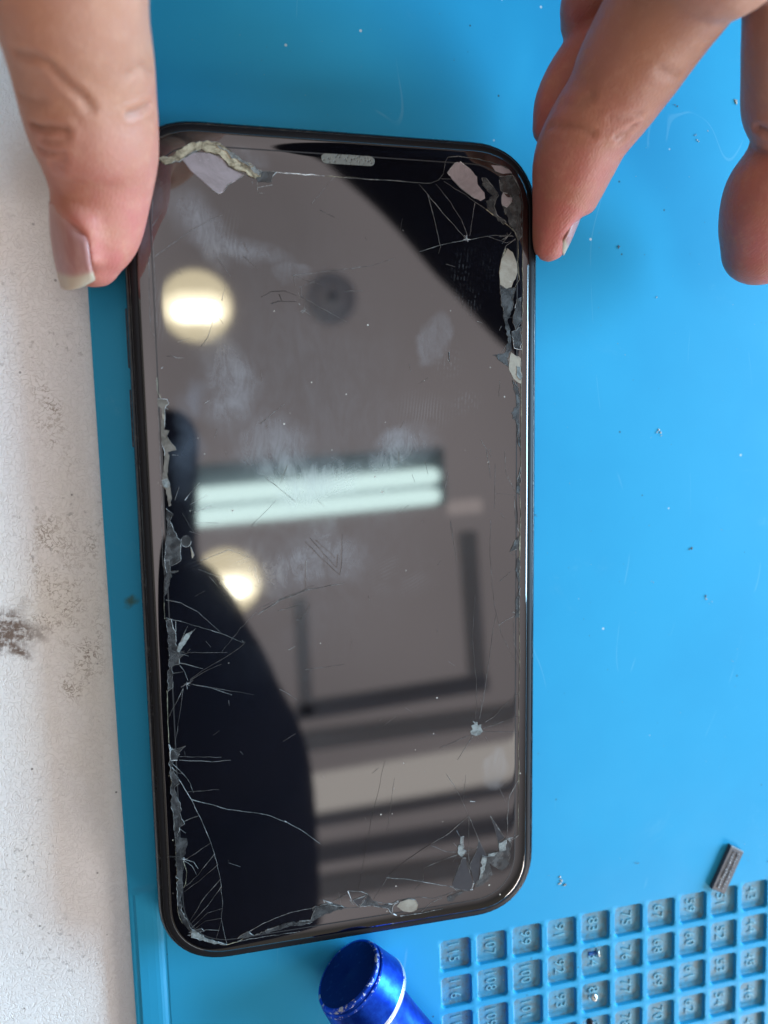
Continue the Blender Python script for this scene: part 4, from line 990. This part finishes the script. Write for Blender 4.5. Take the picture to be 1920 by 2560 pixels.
hb.parent = tl; hb.matrix_parent_inverse = tl.matrix_world.inverted() if False else Matrix.Translation(-Vector(tl.location))
BM = 'ceiling beams mirrored in the lower screen'
for k, (p, q, w, m, lb) in enumerate((((750, 1500), (768, 1790), 34, M_beam2, 'faint upright ceiling strip mirrored left of the framed panel'),
        ((1172, 1330), (1197, 1690), 44, M_beam2, 'upright ceiling strip mirrored right of the framed panel'),
        ((740, 1785), (1222, 1708), 42, M_beam, 'dark ceiling beam mirrored as the bottom of the framed panel'),
        ((740, 1862), (1420, 1768), 46, M_beam2, 'grey ceiling beam mirrored above the bright lower band'),
        ((740, 2066), (1420, 1950), 26, M_beam, 'narrow dark ceiling beam mirrored below the bright band'),
        ((740, 2150), (1420, 2040), 46, M_beam, 'broad dark ceiling beam mirrored in the lowest part of the screen'),
        ((740, 2235), (1420, 2130), 60, M_beam2, 'lowest grey ceiling beam mirrored near the bottom corner'))):
    bar('ceiling_beam', p, q, w, m, lb, 'beam', group=BM)
bar('glow_panel', (740, 2000), (1420, 1880), 100, M_pglow, 'pale ceiling panel with added glow mirrored as the bright band of the lower screen', 'ceiling panel', z=HC + .08)  # no lamp: emission stands in for light falling on a pale panel
bar('glow_panel', (1125, 1272), (1205, 1264), 34, emit('panel_glow_small', (.9, .78, .76), 1.75), 'small faint panel with added glow mirrored right of the tube lights', 'ceiling panel', z=HC + .05)  # the small panel's paleness is put in as emission
def detector():
    c = MIR(828, 745, HC); s_ = mirscale(828, 745, HC); t = empty('smoke_detector', c); tag(t, 'round ceiling detector mirrored as a blurred dark ring in the upper screen', 'detector')
    def ringm(name, r0, r1, z0, z1, m):
        rg = [[c + V3((r * math.cos(q * math.pi / 16), r * math.sin(q * math.pi / 16), z)) for q in range(32)] for r, z in ((r1, z1), (r1, z0), (r0, z0))]
        V, F = loft_rings(rg, True, True); mesh(name, V, F, m, t, True)
    ringm('base_ring', 30 * s_, 62 * s_, .0, .02, simple('detector_dark', (.60, .57, .63), .6))
    ringm('sensor_dome', 10 * s_, 34 * s_, -.02, -.001, simple('detector_pale', (.75, .68, .7), .6)); ringm('sensor_eye', 3 * s_, 12 * s_, -.03, -.021, simple('detector_eye', (.2, .2, .24), .6))
detector()
def person(blobs, hgt, label, mat):
    bq = Body()
    for chain in blobs:
        bq.tube([(MIR(x, y, hgt + dz), r * mirscale(x, y, hgt + dz)) for x, y, r, dz in chain], V3((0, 0, 1)), .85, n=32)
    me = bq.remesh(.006, 8); me.name = 'person'
    for p in me.polygons: p.use_smooth = True
    me.materials.clear()
    o = link('person', me, mat); tag(o, label, 'person'); return o
M_cl = NT('dark_clothing'); M_cl.set(base=M_cl.mix(M_cl.noise(8, 3), (.018, .013, .018), (.007, .009, .016)), rough=.9, spec=.05); M_cl = M_cl.m
person([[(1010, 130, 330, 0), (1060, 210, 305, 0), (1160, 335, 283, 0), (1300, 520, 275, .02), (1390, 690, 232, .03)]], .50,
       'person in dark clothing leaning over, mirrored as the dark diagonal shape in the upper screen', M_cl)
person([[(300, 1640, 312, 0), (330, 1770, 362, 0), (340, 1900, 425, .02), (350, 2150, 450, .03), (340, 2500, 480, .03)], [(415, 1090, 78, 0), (412, 1200, 80, .0), (405, 1360, 86, 0), (380, 1500, 120, 0), (330, 1640, 200, 0)]], .50,
       'person in dark clothing with a raised arm, mirrored in the lower left of the screen', M_cl)

S.cycles.max_bounces = 8
